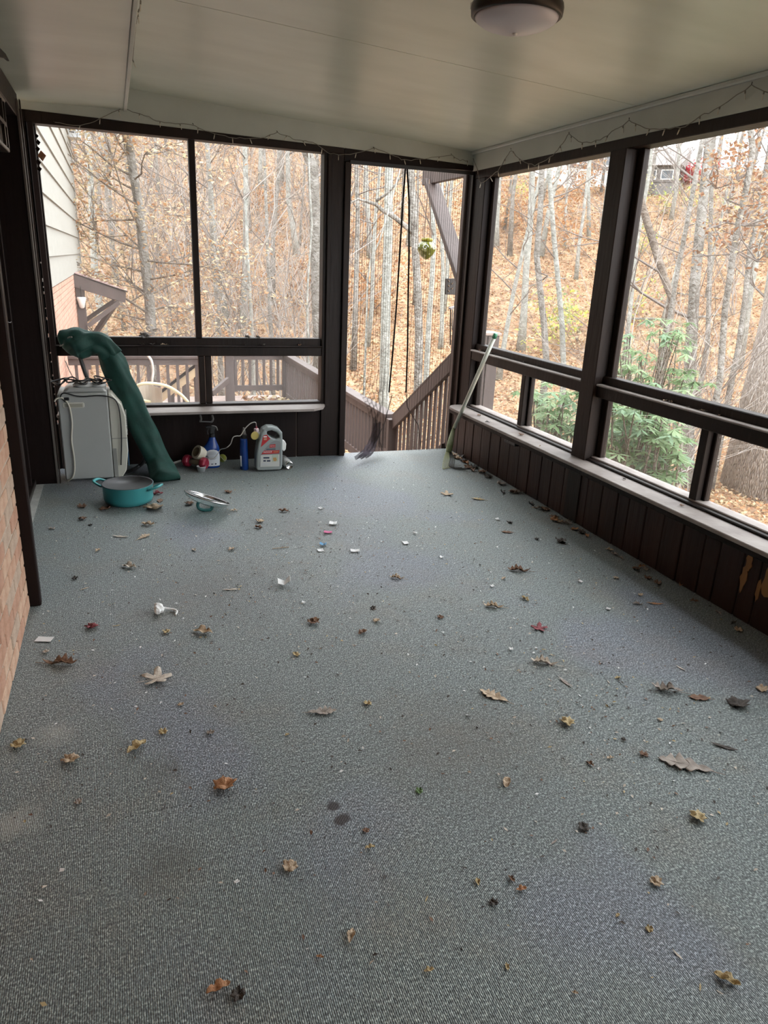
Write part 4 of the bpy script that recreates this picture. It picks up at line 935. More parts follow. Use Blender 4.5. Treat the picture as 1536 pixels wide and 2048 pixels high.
# loose strand hanging at the soffit edge
string_lights('short loose end of mini lights at the soffit edge', [[(XS + .025, 3.2, 2.44), (XS + .03, 3.3, 2.40), (XS + .03, 3.42, 2.395), (XS + .03, 3.6, 2.42)], [(XS + .03, 3.6, 2.42), (XS + .028, 3.9, 2.43), (XS + .026, 4.3, 2.40)]], 3)

# ------------------------------------------------------------------ netting across the doorway
matte = mat('matte_black_band', (.006, .006, .006), .95, spec=.05)
net = thing('door_netting', (2.13, YF - .03, 0), 'black split magnetic netting hung in the open doorway', 'netting')
YN = YF - .035
xt = float(onY(813, 333, YN)[0])
def strip(pts): return [onY(x, y, YN) for x, y in pts]
Ls = strip([(811, 332), (806, 400), (800, 500), (793, 610), (786, 700), (778, 785)]); Rs = strip([(814, 332), (818, 400), (818, 500), (816, 610), (815, 700), (812, 785)])
for S in (Ls, Rs):
    mb = MB()
    mb.add([p + V(-.0055, -.003, 0) for p in S] + [p + V(.0055, -.003, 0) for p in S] + [p + V(-.0055, .003, 0) for p in S] + [p + V(.0055, .003, 0) for p in S],
           [f for i in range(len(S) - 1) for f in ((i, i + 1, 6 + i + 1, 6 + i), (12 + i, 18 + i, 18 + i + 1, 12 + i + 1), (i, 12 + i, 12 + i + 1, i + 1), (6 + i, 6 + i + 1, 18 + i + 1, 18 + i))])
    mb.build('magnet_strip', matte, net)
zt, zbm = 2.17, .62
def xat(S, z): 
    zs = [p[2] for p in S][::-1]; xs = [p[0] for p in S][::-1]; return float(np.interp(z, zs, xs))
gL = float(onY(752, 850, YN)[0]); 
def left_net(u, v):
    z = zt - v * (zt - .06); l = DX0 + .015; r = xat(Ls, max(z, .40))
    if z < .75:
        k = (.75 - z) / .69; k = min(1, k * 1.5); k = k * k * (3 - 2 * k); l += (gL - .05 - l) * k; r += (gL + .09 - r) * k
    return (l + (r - l) * u, YN + .022 * math.sin(u * 40) * (.3 + v) * (1.6 if z < .7 else .4), z)
MB().grid(left_net, 60, 26).build('net_panel', M['netting'], net, smooth=True)
gR = float(onY(842, 880, YN)[0])
def right_net(u, v):
    z = zt - v * (zt - .02); l = xat(Rs, max(z, .40)); r = DX1 - .02
    if z < .55: k = min(1, (.55 - z) / .5); l += (gR - .12 - l) * k
    return (l + (r - l) * u, YN + .012 * math.sin(u * 30 + v * 3) * (.3 + v), z)
MB().grid(right_net, 50, 26).build('net_panel', M['netting'], net, smooth=True)
def gather(u, v):      # bunched tail sweeping on to the carpet
    c0, c1, c2 = onY(753, 855, YN), fl(752, 905) + V(0, 0, .02), fl(722, 925) + V(0, 0, .01)
    p = c0 * (1 - v) ** 2 + (c1 * 1.0) * 2 * v * (1 - v) + c2 * v * v; w = .055 + .05 * v
    return (p[0] + (u - .5) * w * 1.3, p[1] + (u - .5) * w * .6 + .012 * math.sin(u * 19), p[2] + .03 * abs(math.sin(u * 9 + v * 5)) * (.3 + v) + (.03 if v < .7 else .012))
MB().grid(gather, 24, 14).build('gathered_tail', M['netting_dense'], net, smooth=True)
MB().tube([onY(784, 790, YN), onY(768, 850, YN), onY(756, 872, YN), fl(748, 900) + V(0, 0, .01)], .003, 5).build('hem', M['black'], net)
MB().tube([onY(757, 872, YN), onY(764, 900, YN)], .003, 5).build('hem', M['black'], net)
MB().tube([onY(812, 785, YN), onY(815, 815, YN), onY(836, 850, YN), onY(842, 895, YN)], .003, 5).build('hem', M['black'], net)
MB().box((DX0 + .0, YN - .004, 2.165), (DX1, YN + .004, 2.19)).build('top_band', M['black'], net)

# ------------------------------------------------------------------ dehumidifier
pD0, pD1 = fl(129, 962), fl(214, 960); yd = 5.14
xd0, xd1 = -.405, -.095
deh = thing('dehumidifier', ((xd0 + xd1) / 2, yd + .15, 0), 'white box dehumidifier with cords heaped on top', 'dehumidifier')
dw = mat('dehum_white', (.39, .40, .385), .4, (.42, .43, .415), 3); dc = mat('dehum_cream', (.55, .54, .47), .4); dg = mat('dehum_grey', (.30, .30, .28), .5)
hd = .60
MB().box((xd0, yd, .012), (xd1, yd + .30, hd)).build('body', dw, deh, bevel=.008)
MB().prism([(xd1 + .002, .012), (xd1 + .055, .012), (xd1 + .085, .06), (xd1 + .105, .20), (xd1 + .105, .44), (xd1 + .085, .52), (xd1 + .025, hd - .005), (xd1 + .002, hd)], yd + .004, yd + .296, ex=(1, 0, 0), ey=(0, 0, 1), ez=(0, 1, 0)).build('front_panel', dc, deh, bevel=.006)
MB().box((xd1 + .004, yd + .001, .288), (xd1 + .104, yd + .299, .293)).build('tank_seam', dg, deh)
MB().box((xd1 + .006, yd + .0, .02), (xd1 + .03, yd + .004, .22)).build('tank_grip', dg, deh)
for k in range(9):
    MB().bar((xd1 + .107, yd + .04, .31 + k * .019), (xd1 + .107, yd + .26, .31 + k * .019), .008, .010).build('louver', dw, deh)
MB().box((xd1 + .100, yd + .05, .08), (xd1 + .108, yd + .25, .27)).build('tank_window', mat('tank_blue', (.05, .10, .16), .2), deh)
MB().prism([(-.07, -.018), (.05, -.018), (.056, -.012), (.056, .012), (.05, .018), (-.07, .018), (-.076, .012), (-.076, -.012)], -.0035, .003, O=(xd0 + .105, yd, hd - .075)).build('handle_recess', dc, deh, bevel=.002)
MB().prism([(-.064, -.012), (.045, -.012), (.045, .010), (-.064, .010)], -.0045, -.0025, O=(xd0 + .105, yd, hd - .075)).build('handle_slot_shade', mat('recess_shadow', (.34, .33, .27), .6), deh)  # shade inside the recess, painted as a darker flat plate
MB().prism([(xd0 + .03, hd), (xd1 + .0, hd), (xd1 - .02, hd + .03), (xd0 + .07, hd + .035)], yd + .03, yd + .27, ex=(1, 0, 0), ey=(0, 0, 1), ez=(0, 1, 0)).build('top_panel', dw, deh, bevel=.01)
pcm = mat('clear_bag', (.55, .56, .55), .15)
MB().lathe([(.001, .028), (.05, .026), (.065, .012), (.06, 0), (.001, 0)][::-1], 18, (xd0 + .16, yd + .1, hd + .034)).build('tray', pcm, deh, smooth=True)
MB().lathe([(.001, .03), (.04, .026), (.055, .012), (.05, 0), (.001, 0)][::-1], 18, (xd0 + .255, yd + .12, hd + .03)).build('tray', pcm, deh, smooth=True)
pc_cream = mat('cord_cream', (.60, .57, .48), .4)
def DY(x, y, dy=0): return onY(x, y, yd - .012 + dy)
cordA = thing('power_cord', DY(118, 800), 'cream power cord trailing down the side of the dehumidifier', 'cord')
MB().tube(smooth_path([DY(109, 803), DY(114, 797), DY(126, 797), DY(138, 812), DY(144, 845), DY(143, 880), DY(148, 915), DY(149, 940), DY(145, 955), fl(136, 963) + V(0, 0, .006)]), .0055, 7).build('wire', pc_cream, cordA, smooth=True)
MB().box(tuple(DY(128, 801) + V(0, -.008, 0)), tuple(DY(138, 795) + V(0, .006, 0))).build('plug', M['black'], cordA, bevel=.003)
rg = random.Random(2)
cordB = thing('black_cords', (xd0 + .15, yd + .1, hd + .05), 'tangle of black cords on top of the dehumidifier', 'cord')
for k in range(4):
    pts = [(xd0 - .02 + .34 * t + rg.gauss(0, .02), yd + .02 + .12 * ((k + i) % 2) + rg.gauss(0, .02), hd + .055 + rg.uniform(.0, .035)) for i, t in enumerate(np.linspace(0, 1.0, 8))]
    MB().tube(smooth_path(pts, 5), .005, 6).build('wire', M['black'], cordB, smooth=True)
MB().tube(smooth_path([DY(120, 795), DY(128, 786), DY(160, 793, .0), DY(200, 791), DY(225, 796), DY(236, 810), DY(241, 840), DY(243, 880), DY(242, 930)]), .0045, 6).build('wire', M['black'], cordB, smooth=True)
# drain hose on the floor
hs = thing('drain_hose', fl(250, 952), 'black drain hose curving behind the green cover to the dehumidifier', 'hose')
MB().tube(smooth_path([fl(236, 953) + V(0, .02, .03), fl(258, 947) + V(0, 0, .016), fl(276, 938) + V(0, 0, .016), onY(288, 922, 5.38), onY(290, 905, 5.40), onY(286, 880, 5.41)]), .014, 9).build('tube', M['black'], hs, smooth=True)
# dark strut rising behind the cover
sb = thing('folding_rod', (-.1, 5.40, .6), 'black rod leaning from the dehumidifier to the rail behind the green cover', 'rod')
MB().tube([onY(182, 775, 5.40), onY(170, 745, 5.42), onY(158, 708, 5.44)], .014, 8).build('shaft', M['black'], sb)

# ------------------------------------------------------------------ patio umbrella in its green cover
gm = mat('green_canvas', (.0035, .034, .026), .75, (.007, .055, .042), 9, bump=.5, bscale=14)
ub = thing('covered_umbrella', fl(331, 962), 'folded patio umbrella in a green canvas cover leaning on the rail', 'umbrella')
rg = np.random.default_rng(4)
axis_px = [(331, 961, None), (316, 925, 5.20), (298, 885, 5.24), (279, 842, 5.28), (259, 798, 5.31), (241, 760, 5.34), (225, 725, 5.36), (213, 700, 5.37)]
ax = [fl(331, 964) + V(0, 0, .0) if Y is None else onY(x, y, Y) for x, y, Y in axis_px]
rad = [.104, .082, .084, .086, .087, .087, .085, .062]
def sleeve(axp, radp, name, seg=40, sub=4, amp=.006, caps=True, seed=0, squash=.8):
    r2 = np.random.default_rng(seed); P = smooth_path(axp, sub); R = np.interp(np.linspace(0, len(radp) - 1, len(P)), range(len(radp)), radp); n = len(P); vs = []; fs = []
    ph = r2.uniform(0, 6.28, 4)
    nr = None
    for i in range(n):
        t = P[min(i + 1, n - 1)] - P[max(i - 1, 0)]; t = t / np.linalg.norm(t)
        if nr is None: nr = np.cross(t, V(0, 1, 0)); 
        nr = nr - t * (nr @ t); nr /= np.linalg.norm(nr); bn = np.cross(t, nr)
        for k in range(seg):
            a = 2 * math.pi * k / seg; w = amp * (math.sin(3 * a + ph[0] + i * .25) + .7 * math.sin(5 * a + ph[1] - i * .33) + .5 * math.sin(8 * a + ph[2] + i * .5)) + amp * .4 * math.sin(i * .9 + ph[3])
            vs.append(P[i] + (R[i] + w) * (math.cos(a) * nr + squash * math.sin(a) * bn))
    for i in range(n - 1):
        for k in range(seg): fs.append((i * seg + k, i * seg + (k + 1) % seg, (i + 1) * seg + (k + 1) % seg, (i + 1) * seg + k))
    if caps: fs += [tuple(range(seg - 1, -1, -1)), tuple((n - 1) * seg + k for k in range(seg))]
    m_ = MB().add(vs, fs); m_.v = [(x, y, max(z, .003)) for x, y, z in m_.v]
    return m_.build(name, gm, ub, smooth=True)
sleeve(ax, rad, 'cover', seed=1)
tp = [onY(222, 712, 5.35), onY(207, 692, 5.34), onY(186, 684, 5.33), onY(168, 685, 5.32), onY(152, 687, 5.31), onY(139, 692, 5.30), onY(130, 699, 5.29)]
sleeve(tp, [.060, .070, .074, .090, .106, .094, .045], 'drooped_hood', seed=5, amp=.010, squash=.75)
MB().tube(smooth_path([onY(120, 692, 5.28), onY(128, 688, 5.26), onY(136, 676, 5.25), onY(144, 674, 5.24)]), .005, 6).build('drawcord', mat('drawcord', (.25, .25, .22), .7), ub)
MB().tube([onY(131, 722, 5.28), onY(139, 742, 5.29), onY(149, 760, 5.30)], .003, 5).build('drawcord', mat('drawcord_b', (.35, .35, .32), .7), ub)

# ------------------------------------------------------------------ cooking pot and its lid
teal = mat('teal_enamel', (.055, .31, .325), .32); gray_in = mat('nonstick_grey', (.045, .046, .048), .5, (.06, .06, .063), 40)
pp = fl(258, 1003); r_ = .152; hp = .122
pot = thing('cooking_pot', pp, 'turquoise two-handled cooking pot with grey inside', 'pot')
MB().lathe([(.001, 0), (r_ * .80, 0), (r_ * .93, .012), (r_ * .985, .035), (r_, hp - .004), (r_ + .004, hp), (r_ + .001, hp + .003), (r_ - .006, hp - .002)], 56, pp).build('body', teal, pot, smooth=True)
MB().lathe([(r_ + .003, hp + .001), (r_ + .002, hp + .004), (r_ - .004, hp + .002), (r_ - .006, hp - .006), (r_ - .010, .035), (r_ - .025, .010), (.001, .008)], 56, pp).build('lining', gray_in, pot, smooth=True)
def pot_handle(ang):
    d = V(math.cos(ang), math.sin(ang), 0); s = V(-d[1], d[0], 0); c = pp + d * r_ + V(0, 0, hp - .022)
    pts = smooth_path([c - s * .042 + d * .004, c - s * .044 + d * .03 + V(0, 0, .012), c - s * .026 + d * .062 + V(0, 0, .024), c + s * .026 + d * .062 + V(0, 0, .024), c + s * .044 + d * .03 + V(0, 0, .012), c + s * .042 + d * .004], 6)
    h = MB().tube(pts, .0105, 10, squash=.7).build('handle', teal, pot, smooth=True)
    for q in (-1, 1):
        MB().lathe([(.001, .004), (.006, .003), (.007, 0)][::-1], 12, c + s * q * .042 + d * .001, axis=d).build('rivet', M['metal'], h)
        MB().lathe([(.001, .003), (.005, .002), (.006, 0)][::-1], 12, c + s * q * .042 - d * .011, axis=-d).build('rivet', M['metal'], h)
a0 = math.radians(152); pot_handle(a0); pot_handle(a0 + math.pi)
# lid lying upside down on its knob
lc = fl(413, 1011) + V(0, 0, .0)
la = fl(413, 1000, .07); lid = thing('pot_lid', fl(410, 1016), 'glass pot lid with steel rim and teal handle lying upside down', 'lid')
Lp, Rp = onY(369, 983, la[1]), onY(459, 1008, la[1]); cen = (Lp + Rp) / 2; exx = (Rp - Lp); rl = np.linalg.norm(exx) / 2; exx /= np.linalg.norm(exx)
eyy = V(0, 1, -.17); eyy -= exx * (eyy @ exx); eyy /= np.linalg.norm(eyy); nz_ = np.cross(exx, eyy)
def L3(x, y, z): return cen + exx * x + eyy * y + nz_ * z
mglass, nt_, bs_, N_, L__ = nodes('lid_glass'); bs_.inputs['Base Color'].default_value = (.85, .92, .92, 1); bs_.inputs['Roughness'].default_value = .05; bs_.inputs['Transmission Weight'].default_value = .95; bs_.inputs['IOR'].default_value = 1.12
MB().lathe([(rl - .006, .0), (rl * .9, -.016), (rl * .6, -.032), (rl * .3, -.040), (.001, -.042), (.001, -.045), (rl * .3, -.043), (rl * .6, -.035), (rl * .9, -.019), (rl - .003, -.002)], 48, cen, axis=nz_).build('glass_dome', mglass, lid, smooth=True)
MB().lathe([(rl - .008, -.004), (rl, -.005), (rl + .002, 0), (rl, .005), (rl - .008, .004)], 56, cen, axis=nz_, close=True).build('steel_rim', M['metal'], lid, smooth=True)
hp_ = smooth_path([L3(-.045, 0, -.040), L3(-.042, 0, -.062), L3(-.025, 0, -.078), L3(.025, 0, -.078), L3(.042, 0, -.062), L3(.045, 0, -.040)], 5)
MB().tube([p if p[2] > .008 else V(p[0], p[1], .009) for p in hp_], .010, 10).build('handle', mat('lid_teal', (.02, .14, .14), .35), lid, smooth=True)

# ------------------------------------------------------------------ bottles and bits along the far wall
def S(y): return 5.3 / FPX * 1.03
# trigger sprayer bottle
sbp = fl(424, 934); k_ = np.linalg.norm(sbp - CAM) / FPX
sp_ = thing('spray_bottle', sbp, 'blue spray bottle with a white oval label and black trigger', 'bottle')
blue = mat('blue_plastic', (.008, .045, .22), .25)
def oval_stack(mb, c, prof, seg=28, sq=.6):
    vs = []; fs = []
    for w, h, dx in prof:
        for k in range(seg):
            a = 2 * math.pi * k / seg; vs.append(c + V(dx + w * math.cos(a), w * sq * math.sin(a), h))
    n = len(prof)
    for i in range(n - 1):
        for k in range(seg): fs.append((i * seg + k, i * seg + (k + 1) % seg, (i + 1) * seg + (k + 1) % seg, (i + 1) * seg + k))
    fs += [tuple(range(seg - 1, -1, -1)), tuple((n - 1) * seg + k for k in range(seg))]
    return mb.add(vs, fs)
oval_stack(MB(), sbp, [(.056, 0, 0), (.060, .006, 0), (.061, .10, 0), (.0605, .135, 0), (.055, .158, .002), (.042, .180, .005), (.029, .205, .008), (.022, .226, .008), (.016, .232, .008)]).build('body', blue, sp_, smooth=True)
def curved_label(name, m, c, w, sq, pts, parent, off=.0012):
    vs = []; fs = []; nu = 14
    for (x0, x1, h) in pts:
        for i in range(nu + 1):
            x = x0 + (x1 - x0) * i / nu; yy = -w * sq * math.sqrt(max(0, 1 - min(1, (x / w) ** 2))) - off; vs.append(c + V(x, yy, h))
    n = len(pts)
    for j in range(n - 1):
        for i in range(nu): fs.append((j * (nu + 1) + i, j * (nu + 1) + i + 1, (j + 1) * (nu + 1) + i + 1, (j + 1) * (nu + 1) + i))
    return MB().add(vs, fs).build(name, m, parent, smooth=True, solid=.0006)
lab_w = mat('label_white', (.62, .66, .70), .4)
pts = [(-.048, .056, .016)] + [(-.052, .057, .02), (-.053, .058, .085)] + [(-.050, .055, .105), (-.043, .048, .122), (-.030, .034, .135), (-.010, .014, .142)]
curved_label('label', lab_w, sbp, .0615, .6, pts, sp_)
lg = mat('label_grey', (.46, .49, .53), .5)
curved_label('label_oval', lg, sbp, .0615, .6, [(-.012, .016, .066), (-.028, .032, .074), (-.036, .040, .092), (-.036, .040, .106), (-.026, .030, .122), (-.010, .014, .130)], sp_, .0020)
lbk = mat('label_print', (.02, .03, .06), .5)
for x0, x1, z0_, z1_ in ((-.046, -.032, .090, .097), (-.046, -.032, .075, .082), (-.046, -.040, .060, .067), (-.030, -.022, .030, .036), (-.010, .006, .030, .036), (.018, .030, .028, .038)):
    curved_label('print_block', lbk, sbp, .0615, .6, [(x0, x1, z0_), (x0, x1, z1_)], sp_, .0026)
for z0_ in (.098, .090, .082): curved_label('print_line', lab_w, sbp, .0615, .6, [(-.026, .030, z0_), (-.026, .030, z0_ + .003)], sp_, .0030)
c = sbp + V(.008, 0, .231)
MB().lathe([(.020, 0), (.021, .022), (.014, .026)], 18, c).build('collar', M['black'], sp_)
MB().prism([(-.014, .024), (.016, .024), (.020, .052), (.030, .070), (.024, .084), (-.010, .088), (-.040, .086), (-.046, .076), (-.040, .068), (-.016, .066)], -.014, .014, O=c, ex=(1, 0, 0), ey=(0, 0, 1), ez=(0, 1, 0)).build('trigger_head', M['black'], sp_, bevel=.004)
MB().tube(smooth_path([c + V(-.026, 0, .066), c + V(-.034, 0, .045), c + V(-.030, 0, .02)]), .005, 8).build('trigger', M['black'], sp_)
MB().tube(smooth_path([c + V(.0, -.012, .088), c + V(.030, -.012, .078), c + V(.040, -.012, .050)]), .004, 8).build('hood_edge', mat('hood_grey', (.16, .16, .15), .4), sp_)
# slim blue pump bottle
bp2 = fl(489, 938); pb = thing('pump_bottle', bp2, 'slim blue pump bottle standing beside the grey jug', 'bottle')
oval_stack(MB(), bp2, [(.029, 0, 0), (.031, .004, 0), (.031, .10, -.001), (.027, .22, -.002), (.025, .236, -.002)], sq=1.3).build('body', blue, pb, smooth=True)
MB().lathe([(.024, .234), (.024, .262), (.018, .268), (.016, .272)], 18, bp2).build('cap', M['black'], pb)
MB().lathe([(.018, .268), (.009, .312), (.006, .316)], 14, bp2).build('nozzle', mat('smoky_plastic', (.12, .11, .10), .3), pb)
curved_label('label', lab_w, bp2 + V(-.012, 0, 0), .031, 1.0, [(-.021, -.012, .03), (-.022, -.013, .11)], pb, .004)
# big grey jug
jp = fl(540, 939); jug = thing('plastic_jug', jp, 'grey plastic insecticide jug with red label and loop handle', 'jug')
gj = mat('silver_grey_plastic', (.26, .29, .285), .35); gj2 = mat('jug_panel', (.20, .215, .22), .4); red = mat('label_red', (.42, .02, .025), .4); wl_ = mat('label_cream', (.52, .53, .50), .5)
def J(x, y): 
    p = onY(x, y, jp[1]); return (p[0] - jp[0], p[2])
out = [J(*q_) for q_ in ((510, 933), (512, 937), (560, 935), (562, 930), (563, 880), (562, 862), (556, 855), (545, 851), (533, 851), (524, 856), (519, 866), (514, 884), (511, 905))]
hole = [J(*q_) for q_ in ((531, 860), (541, 858), (551, 862), (556, 868), (556, 873), (549, 875), (540, 872), (532, 867))]
def ring_prism(out, hole, a, b):   # solid with a through hole, filled by bridging
    import bmesh
    bm = bmesh.new(); lo = [bm.verts.new((x, a, z)) for x, z in out]; hi_ = [bm.verts.new((x, a, z)) for x, z in hole]
    es = [bm.edges.new((lo[i], lo[(i + 1) % len(lo)])) for i in range(len(lo))] + [bm.edges.new((hi_[i], hi_[(i + 1) % len(hi_)])) for i in range(len(hi_))]
    bmesh.ops.triangle_fill(bm, edges=es, use_beauty=True)
    r = bmesh.ops.extrude_face_region(bm, geom=bm.faces[:]); bmesh.ops.translate(bm, verts=[v for v in r['geom'] if isinstance(v, bmesh.types.BMVert)], vec=(0, b - a, 0))
    bmesh.ops.recalc_face_normals(bm, faces=bm.faces[:]); me = bpy.data.meshes.new('body'); bm.to_mesh(me); bm.free(); return me
me = ring_prism(out, hole, -.052, .052); me.materials.append(gj)
jb = bpy.data.objects.new('body', me); COL.objects.link(jb); jb.parent = jug
md = jb.modifiers.new('bevel', 'BEVEL'); md.width = .012; md.segments = 3; md.limit_method = 'ANGLE'; md.angle_limit = math.radians(50)
def jplate(name, pts, m, off):
    return MB().prism([J(*p) for p in pts], -.052 - off, -.0515, O=jp).build(name, m, jug)
jplate('label_panel', ((516, 930), (558, 929), (559, 884), (556, 879), (548, 877), (540, 881), (528, 893), (519, 906)), gj2, .0006)
jplate('label_base', ((518, 930), (556, 929), (556, 905), (519, 907)), wl_, .0012)
jplate('red_corner', ((519, 891), (524, 868), (531, 866), (538, 874)), red, .0014)
jplate('red_band', ((520, 905), (525, 898), (556, 897), (555, 903)), red, .0018)
jplate('brand_box', ((536, 892), (537, 886), (548, 885), (548, 891)), red, .0018)
jplate('picture_green', ((541, 920), (541, 906), (554, 905), (553, 919)), mat('label_green', (.40, .45, .36), .5), .0018)
jplate('picture_bug', ((544, 918), (543, 912), (549, 911), (551, 916), (548, 919)), mat('label_tan', (.45, .26, .10), .5), .0024)
for a_, b_, y in ((524, 536, 912), (524, 529, 918), (531, 538, 918)): jplate('print_block', ((a_, y + 1.6), (a_, y - 1.4), (b_, y - 1.6), (b_, y + 1.4)), lbk, .0022)
for y in (923, 926): jplate('print_line', ((520, y + .5), (520, y - .5), (537, y - .7), (537, y + .3)), lg, .0022)
def jtext(txt, px, py, size, m, off, shear=.0):
    cu = bpy.data.curves.new('lettering', 'FONT'); cu.body = txt; cu.size = size; cu.align_x = 'CENTER'; cu.align_y = 'CENTER'; cu.extrude = .0004; cu.shear = shear
    t_ = bpy.data.objects.new('lettering', cu); COL.objects.link(t_); bpy.context.view_layer.update(); me_ = bpy.data.meshes.new_from_object(t_.evaluated_get(bpy.context.evaluated_depsgraph_get())); bpy.data.objects.remove(t_); me_.name = 'lettering'; me_.materials.clear(); o = bpy.data.objects.new('lettering', me_); COL.objects.link(o); o.parent = jug; x, z = J(px, py); o.location = (x, -.052 - off, z); o.rotation_euler = (math.pi / 2, 0, 0); o.data.materials.append(m)
wt = mat('print_white', (.75, .74, .72), .5)
jtext('ORTHO', 542.4, 888.6, .011, wt, .0026); jtext('INDOOR', 532.5, 900.6, .016, wt, .0026, .25)
jplate('print_line', ((530, 896), (530, 894.5), (548, 893.8), (548, 895.3)), lbk, .0022)
jplate('print_line', ((544, 901.2), (544, 899.2), (554, 898.9), (554, 900.9)), mat('print_orange', (.45, .20, .10), .5), .0026)
jplate('print_block', ((524.5, 871.4), (524.5, 869.2), (531, 868.9), (531, 871.1)), wt, .0024)
jplate('print_block', ((525, 876.8), (525, 873.2), (531, 872.9), (530.5, 876.5)), mat('print_gold', (.45, .28, .16), .5), .0024)
jn = jp + V(J(514, 868)[0], 0, J(514, 868)[1])
MB().lathe([(.030, -.03), (.030, .0), (.022, .012), (.018, .016)], 20, jn).build('neck', mat('jug_white', (.50, .52, .50), .4), jug, smooth=True)
MB().lathe([(.017, .014), (.020, .017), (.018, .040), (.012, .043), (.001, .043)], 16, jn + V(-.004, 0, 0)).build('cap', mat('pump_cap_pink', (.62, .48, .50), .4), jug)
MB().tube([jn + V(-.004, 0, .043), jn + V(-.005, 0, .060)], [.008, .005], 8).build('spout', mat('cap_red', (.28, .03, .06), .4), jug)
MB().lathe([(.001, -.002), (.030, -.002), (.030, .002), (.001, .002)], 20, jp + V(J(508, 869)[0], -.035, J(508, 869)[1]), axis=(.2, -1, 0)).build('neck_tag', mat('tag_yellow', (.40, .31, .08), .5), jug)
MB().prism([J(*q_) for q_ in ((562, 878), (568, 880), (571, 886), (570, 897), (566, 901), (562, 896))], -.03, .01, O=jp).build('sprayer_wand', M['white'], jug, bevel=.004)
hose_m = mat('hose_clear', (.42, .40, .36), .3)
yt = jp[1] - .05
MB().tube(smooth_path([jn + V(-.005, 0, .060), onY(511, 845, yt), onY(503, 846, yt), onY(495, 852, yt), onY(488, 860, yt)]), .0035, 7).build('hose', hose_m, jug, smooth=True)
MB().tube(smooth_path([onY(488, 860, yt), onY(481, 871, yt), onY(473, 872, yt), onY(466, 875, yt), onY(461, 888, yt), onY(452, 896, yt), onY(441, 899, sbp[1] - .07), onY(436, 907, sbp[1] - .075), onY(428, 916, sbp[1] - .08), onY(415, 918, sbp[1] - .07)]), .0032, 7).build('hose', hose_m, jug, smooth=True)

# fallen can
ca, cb = fl(565, 926) + V(0, 0, .034), fl(579, 940) + V(0, 0, .034)
can = thing('tin_can', (cb + ca) / 2 - V(0, 0, .034), 'pale printed drink can lying on its side by the jug', 'can')
d_ = cb - ca; l_ = np.linalg.norm(d_); d_ /= l_
MB().lathe([(.026, 0), (.033, .010), (.033, l_ - .012), (.027, l_), (.025, l_ - .001), (.024, l_ - .006), (.001, l_ - .006)], 28, ca, axis=d_).build('body', M['metal'], can, smooth=True)
MB().lathe([(.0334, .014), (.0334, l_ - .016)], 28, ca, axis=d_).build('print_sleeve', mat('can_print', (.42, .42, .42), .35, (.50, .50, .49), 30), can, smooth=True)
MB().lathe([(.0338, .05), (.0338, .058)], 28, ca, axis=d_).build('print_band', mat('can_dark', (.12, .12, .13), .4), can)
# dumbbell
da, db = fl(370, 933) + V(0, 0, .048), fl(414, 940) + V(0, 0, .048)
dm = mat('red_vinyl', (.28, .018, .045), .35); dbl = thing('dumbbell', (da + db) / 2 - V(0, 0, .048), 'red dumbbell with a bare grip lying on the carpet', 'dumbbell')
dv_ = (db - da) / np.linalg.norm(db - da); ld = np.linalg.norm(db - da)
MB().lathe([(.001, -.002), (.030, -.002), (.046, .008), (.048, .03), (.042, .045), (.020, .05)], 8, da, axis=dv_).build('weight_head', dm, dbl, bevel=.004)
MB().lathe([(.020, ld - .05), (.042, ld - .045), (.048, ld - .03), (.046, ld - .008), (.030, ld), (.001, ld)], 8, da, axis=dv_).build('weight_head', dm, dbl, bevel=.004)
MB().lathe([(.020, .04), (.022, ld * .5), (.020, ld - .04)], 16, da, axis=dv_).build('grip', mat('grip_tan', (.23, .20, .15), .6), dbl, smooth=True)
# roll of tape resting on it
tp_ = onY(399, 917, (da[1] + db[1]) / 2); tn = V(-.72, -.35, .45); tn /= np.linalg.norm(tn)
tape = thing('tape_roll', tp_, 'wide roll of cream tape propped on the dumbbell', 'tape')
tp_ = V(tp_[0], tp_[1], .115)
MB().lathe([(.036, -.028), (.052, -.028), (.052, .028), (.036, .028)], 32, tp_, axis=tn, close=True).build('roll', mat('cream_tape', (.56, .52, .42), .45), tape, bevel=.001)
MB().lathe([(.0335, -.0285), (.0362, -.0285), (.0362, .0285), (.0335, .0285)], 32, tp_, axis=tn, close=True).build('core', mat('card_core', (.22, .17, .11), .8), tape)
# plastic cup
cp = fl(403, 943); cup = thing('plastic_cup', cp, 'tiny translucent plastic cup in front of the dumbbell', 'cup')
MB().lathe([(.024, 0), (.034, .038), (.036, .040), (.034, .042), (.032, .038), (.022, .003), (.001, .003)], 24, cp).build('cup_wall', mat('cloudy_plastic', (.45, .47, .49), .3), cup, smooth=True)
# tennis ball
bc = fl(446, 926) + V(0, .03, .031); tbm = mat('ball_felt', (.30, .34, .05), .9, (.40, .43, .09), 40, bump=.5, bscale=120)
tball = thing('tennis_ball', bc - V(0, 0, .031), 'yellow-green tennis ball beside the spray bottle', 'ball')
MB().lathe([(.031 * math.sin(math.pi * i / 14) + 1e-4, -.031 * math.cos(math.pi * i / 14)) for i in range(15)], 24, bc).build('felt', tbm, tball, smooth=True)
MB().tube([bc + .0312 * V(math.cos(t) * math.cos(.6 * math.sin(2 * t)), math.sin(t) * math.cos(.6 * math.sin(2 * t)), math.sin(.6 * math.sin(2 * t))) for t in np.linspace(0, 6.283, 40)], .0016, 5).build('seam', M['white'], tball)
# white tube behind the cover
wt0 = thing('plastic_stick', fl(352, 931), 'short white plastic stick poking out behind the green cover', 'stick')
MB().tube([fl(346, 932) + V(0, 0, .02), fl(362, 929) + V(0, 0, .03)], [.010, .007], 8).build('tube', M['white'], wt0)
